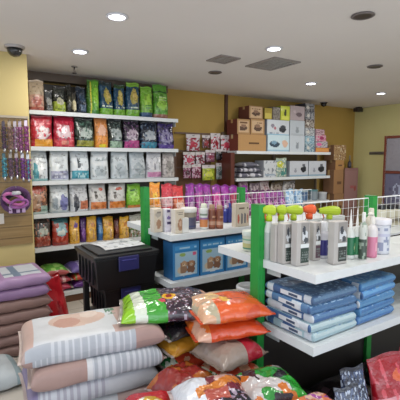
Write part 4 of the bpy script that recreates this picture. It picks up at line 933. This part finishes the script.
for i, (a, b, lb) in enumerate(st2):
    padpack(lb, 1.872+(0, .006, .002, .01, .006)[i], 1.35, z, .325, .30, .047, a, b, rz=(.02, .06, .03, .08, .05)[i], sd=i*3.1+9); z += .043
# dark goods on the base deck
for i in range(3):
    sack('pet_food_sack', ['black sack at left end of the dark base deck', 'black sack in the middle of the dark base deck', 'black sack at right of the dark base deck'][i], 'pet food sack', (1.53+i*.315, 1.345, .165), .30, .28, .10,
         lambda u, v, s, i=i: ['201c20', '241a1c', '1c1c22'][i] if hsh(int(u*9), int(v*7), i) < .8 else '44343c', 'black sacks on the near base deck', nu=20, nv=16, mat=CRINKLE)

# ---------------------------------------------------------------- colourful stack in the middle foreground
def rnd(u, v, n, s=0): return hsh(int(u*n), int(v*n), s)
def nz(u, v, f, s): return noise.noise(Vector((u*f+s, v*f, s*1.3)))
def pB1(u, v, s):        # lime / white / green / dark kibble picture
    q = u+.10*(v-.5)
    if q < .16: c = '8cc428'
    elif q < .27: c = 'd4dccc'
    elif q < .43: c = '3c9c30'
    elif q < .86: c = '2c1c2c' if nz(u, v, 30, 2) < .12 else ('a89cac' if nz(u, v, 44, 3) > .15 else '542c38')
    else: c = 'd8a484'
    if ((u-.50)/.055)**2+((v-.42)/.085)**2 < 1: c = 'e0a81c'
    if ((u-.50)/.028)**2+((v-.42)/.045)**2 < 1: c = '8c2418'
    if ((u-.44)/.03)**2+((v-.30)/.06)**2 < 1: c = 'c83c50'
    if .70 < u+.3*v < .78 and v < .12: c = 'c86c2c'
    return c
def pB2(u, v, s): return '18161a' if u < .75 else ('b8743c' if nz(u, v, 8, 1) > 0 else '2c2024')
def pB3(u, v, s): return 'b07a24' if nz(u, v, 5, 3) > -.25 else 'c8943c'
def pB4(u, v, s):
    c = 'c84830' if nz(u, v, 7, 4) > 0 else 'd0a080'
    if u < .18: c = '2c6c3c' if nz(u, v, 14, 5) > -.05 else 'c0c8b8'
    if u > .82: c = 'a8a08c'
    return c
def pB5(u, v, s): return '9c8c80' if u < .55 else ('a82434' if u < .85 else '8c746c')
def pR1(u, v, s):
    c = 'd85a24' if nz(u, v, 4, 6) > -.3 else 'c84a24'
    if u < .30 or (s > 0 and v > .66): c = 'd4a888' if nz(u, v, 7, 2) > 0 else 'b0a890'
    if ((u-.34)/.09)**2+((v-.55)/.13)**2 < 1: c = 'e8c48c'
    if ((u-.44)/.05)**2+((v-.40)/.10)**2 < 1: c = 'e8b43c'
    return c
def pR2(u, v, s): return 'd0481c' if u > .25 else ('d8a890' if nz(u, v, 6, 2) > 0 else 'e0702c')
G1 = 'bright glossy sacks in the middle foreground stack'
base = [(.0, pB5, 'lowest grey-beige sack under the bright stack'), (.11, pB4, 'second sack from the floor under the bright stack'), (.22, pB5, 'third sack from the floor under the bright stack')]
for z_, pf, lb in base: sack('pet_food_sack', lb, 'pet food sack', (1.10, 1.84, z_), .36, .32, .11, pf, G1, rz=.1, mat=CRINKLE, nu=24, nv=18)
seq = [(.33, .40, .38, .115, pB5, 'grey-beige sack with red panel low in the bright stack', .10, (1.09, 1.80)),
       (.435, .36, .36, .10, pB4, 'red and green sack in the middle of the bright stack', .12, (1.06, 1.80)),
       (.53, .34, .36, .09, pB3, 'mustard sack in the middle of the bright stack', .10, (1.05, 1.81)),
       (.612, .34, .36, .075, pB2, 'black sack directly under the green-ended sack', .05, (1.05, 1.81)),
       (.695, .48, .33, .115, pB1, 'lime, white and dark sack on top of the bright stack', -.40, (.97, 1.80))]
for z_, l_, w_, T, pf, lb, rz, c_ in seq:
    sack('pet_food_sack', lb, 'pet food sack', (c_[0], c_[1], z_), l_, w_, T, pf, G1, rz=rz, mat=CRINKLE, nu=90, nv=60, seam='a8a09c', lump=.14)
for z_, T, pf, lb, c_, rz in ((.40, .12, pB4, 'red patterned sack low beside the green post', (1.15, 1.51), .12), (.52, .115, pB5, 'beige and red sack directly under the orange pair', (1.15, 1.51), .10)):
    sack('pet_food_sack', lb, 'pet food sack', (c_[0], c_[1], z_), .28, .24, T, pf, G1, rz=rz, mat=CRINKLE, nu=40, nv=30, seam='8c7c70', lump=.14)
for z_, T, pf, lb, c_, rz in ((.635, .10, pR2, 'lower orange sack poking out right of the bright stack', (1.165, 1.585), -.25), (.73, .10, pR1, 'orange and peach sack on the right of the bright stack', (1.172, 1.565), -.22)):
    sack('pet_food_sack', lb, 'pet food sack', (c_[0], c_[1], z_), .36, .30, T, pf, G1, rz=rz, mat=CRINKLE, nu=60, nv=50, seam='c84820', lump=.14)

# ---------------------------------------------------------------- loose pile, bottom centre
def pM1(u, v, s):
    c = '6c1c2c' if nz(u, v, 12, 2) < .2 else 'b8948c'
    if u < .45 and v > .25: c = 'd0d4dc'
    if u < .9 and .45 < v-.4*(u-.45) < .62 and u > .3: c = 'c8782c'
    if u > .5 and v < .45: c = '1c1a24' if nz(u, v, 24, 2) < .2 else '9c8ca0'
    if .38 < u < .62 and .3 < v < .5: c = 'a84c40'
    return c
def pM2(u, v, s):
    c = '2c8c38'
    if nz(u, v, 3, 7) > .12: c = 'c4c0c0'
    if nz(u, v, 4, 9) > .2: c = 'c8702c'
    if nz(u, v, 5, 3) < -.22: c = '2c2430'
    if u > .7 and v < .5: c = '289c30'
    return c
def pM3(u, v, s):
    c = 'c87048' if nz(u, v, 7, 2) > -.1 else 'd8b098'
    if nz(u, v, 9, 6) > .2: c = '9c4c94'
    if u < .3: c = '34204c' if nz(u, v, 10, 3) < .1 else 'b08cb8'
    return c
def pM4(u, v, s):
    c = '8c2c28' if nz(u, v, 4, 3) > -.1 else 'b0642c'
    return c if u < .8 else 'b8742c'
def pM5(u, v, s):
    c = 'b01420'
    if ((u-.5)/.22)**2+((v-.35)/.25)**2 < 1: c = 'c8a02c' if nz(u, v, 14, 1) > -.1 else 'd8d4c8'
    return c
G2 = 'loose glossy sacks piled at the bottom of the photo'
def pileb(lb, px, py, z, l_, w_, T, pf, rz, rx=0, ry=0, mat=CRINKLE):
    p = at(px, py, 'z', z+T*.6)
    sack('pet_food_sack', lb, 'pet food sack', (p.x, p.y, z), l_, w_, T, pf, G2, rz=rz, rx=rx, ry=ry, mat=mat, nu=80, nv=56, seam='b0a0a0', lump=.2)
# supports, mostly out of sight
for i, (x, y, l_, w_) in enumerate(((.93, 1.32, .34, .26), (1.145, 1.07, .26, .24))):
    for k in range(3):
        sack('pet_food_sack', ['lowest', 'second', 'third'][k]+' dark red sack under the loose pile, '+('left column' if i == 0 else 'right column'), 'pet food sack', (x, y, k*.145), l_, w_, .148, lambda u, v, s: '5c2024', G2, rz=0, mat=CRINKLE, nu=20, nv=16)
def put(lb, x, y, z, l_, w_, T, pf, rz, rx=0, ry=0):
    sack('pet_food_sack', lb, 'pet food sack', (x, y, z), l_, w_, T, pf, G2, rz=rz, rx=rx, ry=ry, mat=CRINKLE, nu=80, nv=56, seam='b0a0a0', lump=.2)
put('maroon and orange sack behind the white-panelled one', .90, 1.53, .42, .26, .22, .12, pM4, .25)
put('grey and green sack right of the white-panelled one', 1.155, 1.235, .45, .29, .26, .12, pM2, -.25, rx=.06)
put('sack with white panel and dark kibble print at bottom centre', .89, 1.265, .47, .31, .27, .12, pM1, -.3, rx=.08)
put('orange-pink and purple sack at the bottom edge', 1.17, .985, .46, .26, .20, .11, pM3, -.1, rx=.05)
p = at(152, 402, 'z', .5)
sack('pet_food_sack', 'red sack with yellow emblem at the bottom edge', 'pet food sack', (p.x-.01, p.y, .36), .27, .26, .15, pM5, G2, rz=-.5, mat=CRINKLE, nu=60, nv=50, seam='981018')
for k in range(2):
    sack('pet_food_sack', ['brown sack under the red emblem sack', 'lowest brown sack under the red emblem sack'][k], 'pet food sack', (p.x, p.y, .18*(1-k)), .25, .25, .18, lambda u, v, s: '4c2c24', G2, rz=-.5, mat=CRINKLE, nu=16, nv=14)
# standing pouches at the lower right
def stand(lb, px, py, z, w_, h_, d_, pf, rz, rx, seal, ry=0):
    p = at(px, py, 'z', z)
    pouch('pet_food_bag', lb, 'pet food bag', (p.x, p.y, z), w_, h_, d_, pf, 'pouches standing in front of the near gondola', rz=rz, rx=rx, ry=ry, mat=CRINKLE, nu=50, nv=60, seal=seal)

RD = lambda s: prt('8c0c1a', ('r', 0, .52, 1, 1, '960e1c'), ('r', .0, .47, 1, .52, 'c87c84'), ('e', .6, .75, .2, .07, 'c85a34'), ('n', 9, .28, 'c04450'), ('r', .1, 0, .6, .16, 'c8842c'), ('e', .6, .32, .3, .12, 'a8848c'), seed=s)
def standx(lb, x, y, z, w_, h_, d_, pf, rz, rx, seal, ry=0):
    pouch('pet_food_bag', lb, 'pet food bag', (x, y, z), w_, h_, d_, pf, 'pouches standing in front of the near gondola', rz=rz, rx=rx, ry=ry, mat=CRINKLE, nu=50, nv=60, seal=seal)
# crate they stand in front of the shelf
t = thing('display_crate', 'low black plastic crate under the pouches at bottom right', 'crate', (1.68, 1.0, 0))
MB().box(-.32, .42, -.12, .15, 0, .27, '141216').build('body', PLASTIC, t, bev=.006)
MB().box(-.33, .43, -.13, .16, .25, .27, '1c1a20').build('rim', PLASTIC, t, bev=.003)
standx('big shiny red pouch at the right edge of the bottom', 1.735, .97, .272, .25, .315, .12, RD(1), -.35, -.16, '8c1420', -.10)
standx('shiny red pouch cut by the right edge of the photo', 2.02, 1.04, .272, .22, .31, .11, RD(5), -.30, -.10, '8c1420')
NV = lambda s: prt('1c2640', ('n', 9, .12, '34466c'), ('n', 15, .25, 'a8b4c8'), ('r', .55, .3, 1, .5, '28304c'), ('e', .2, .45, .12, .08, 'b0a474'), seed=s)
standx('navy blue glossy pouch left of the red pouch', 1.525, 1.02, .272, .13, .30, .06, NV(2), -.3, -.12, '141c30', -.12)
standx('dark blue pouch leaning at the left of the navy one', 1.41, .97, .272, .12, .27, .06, NV(6), -.45, -.15, '141c30', -.15)
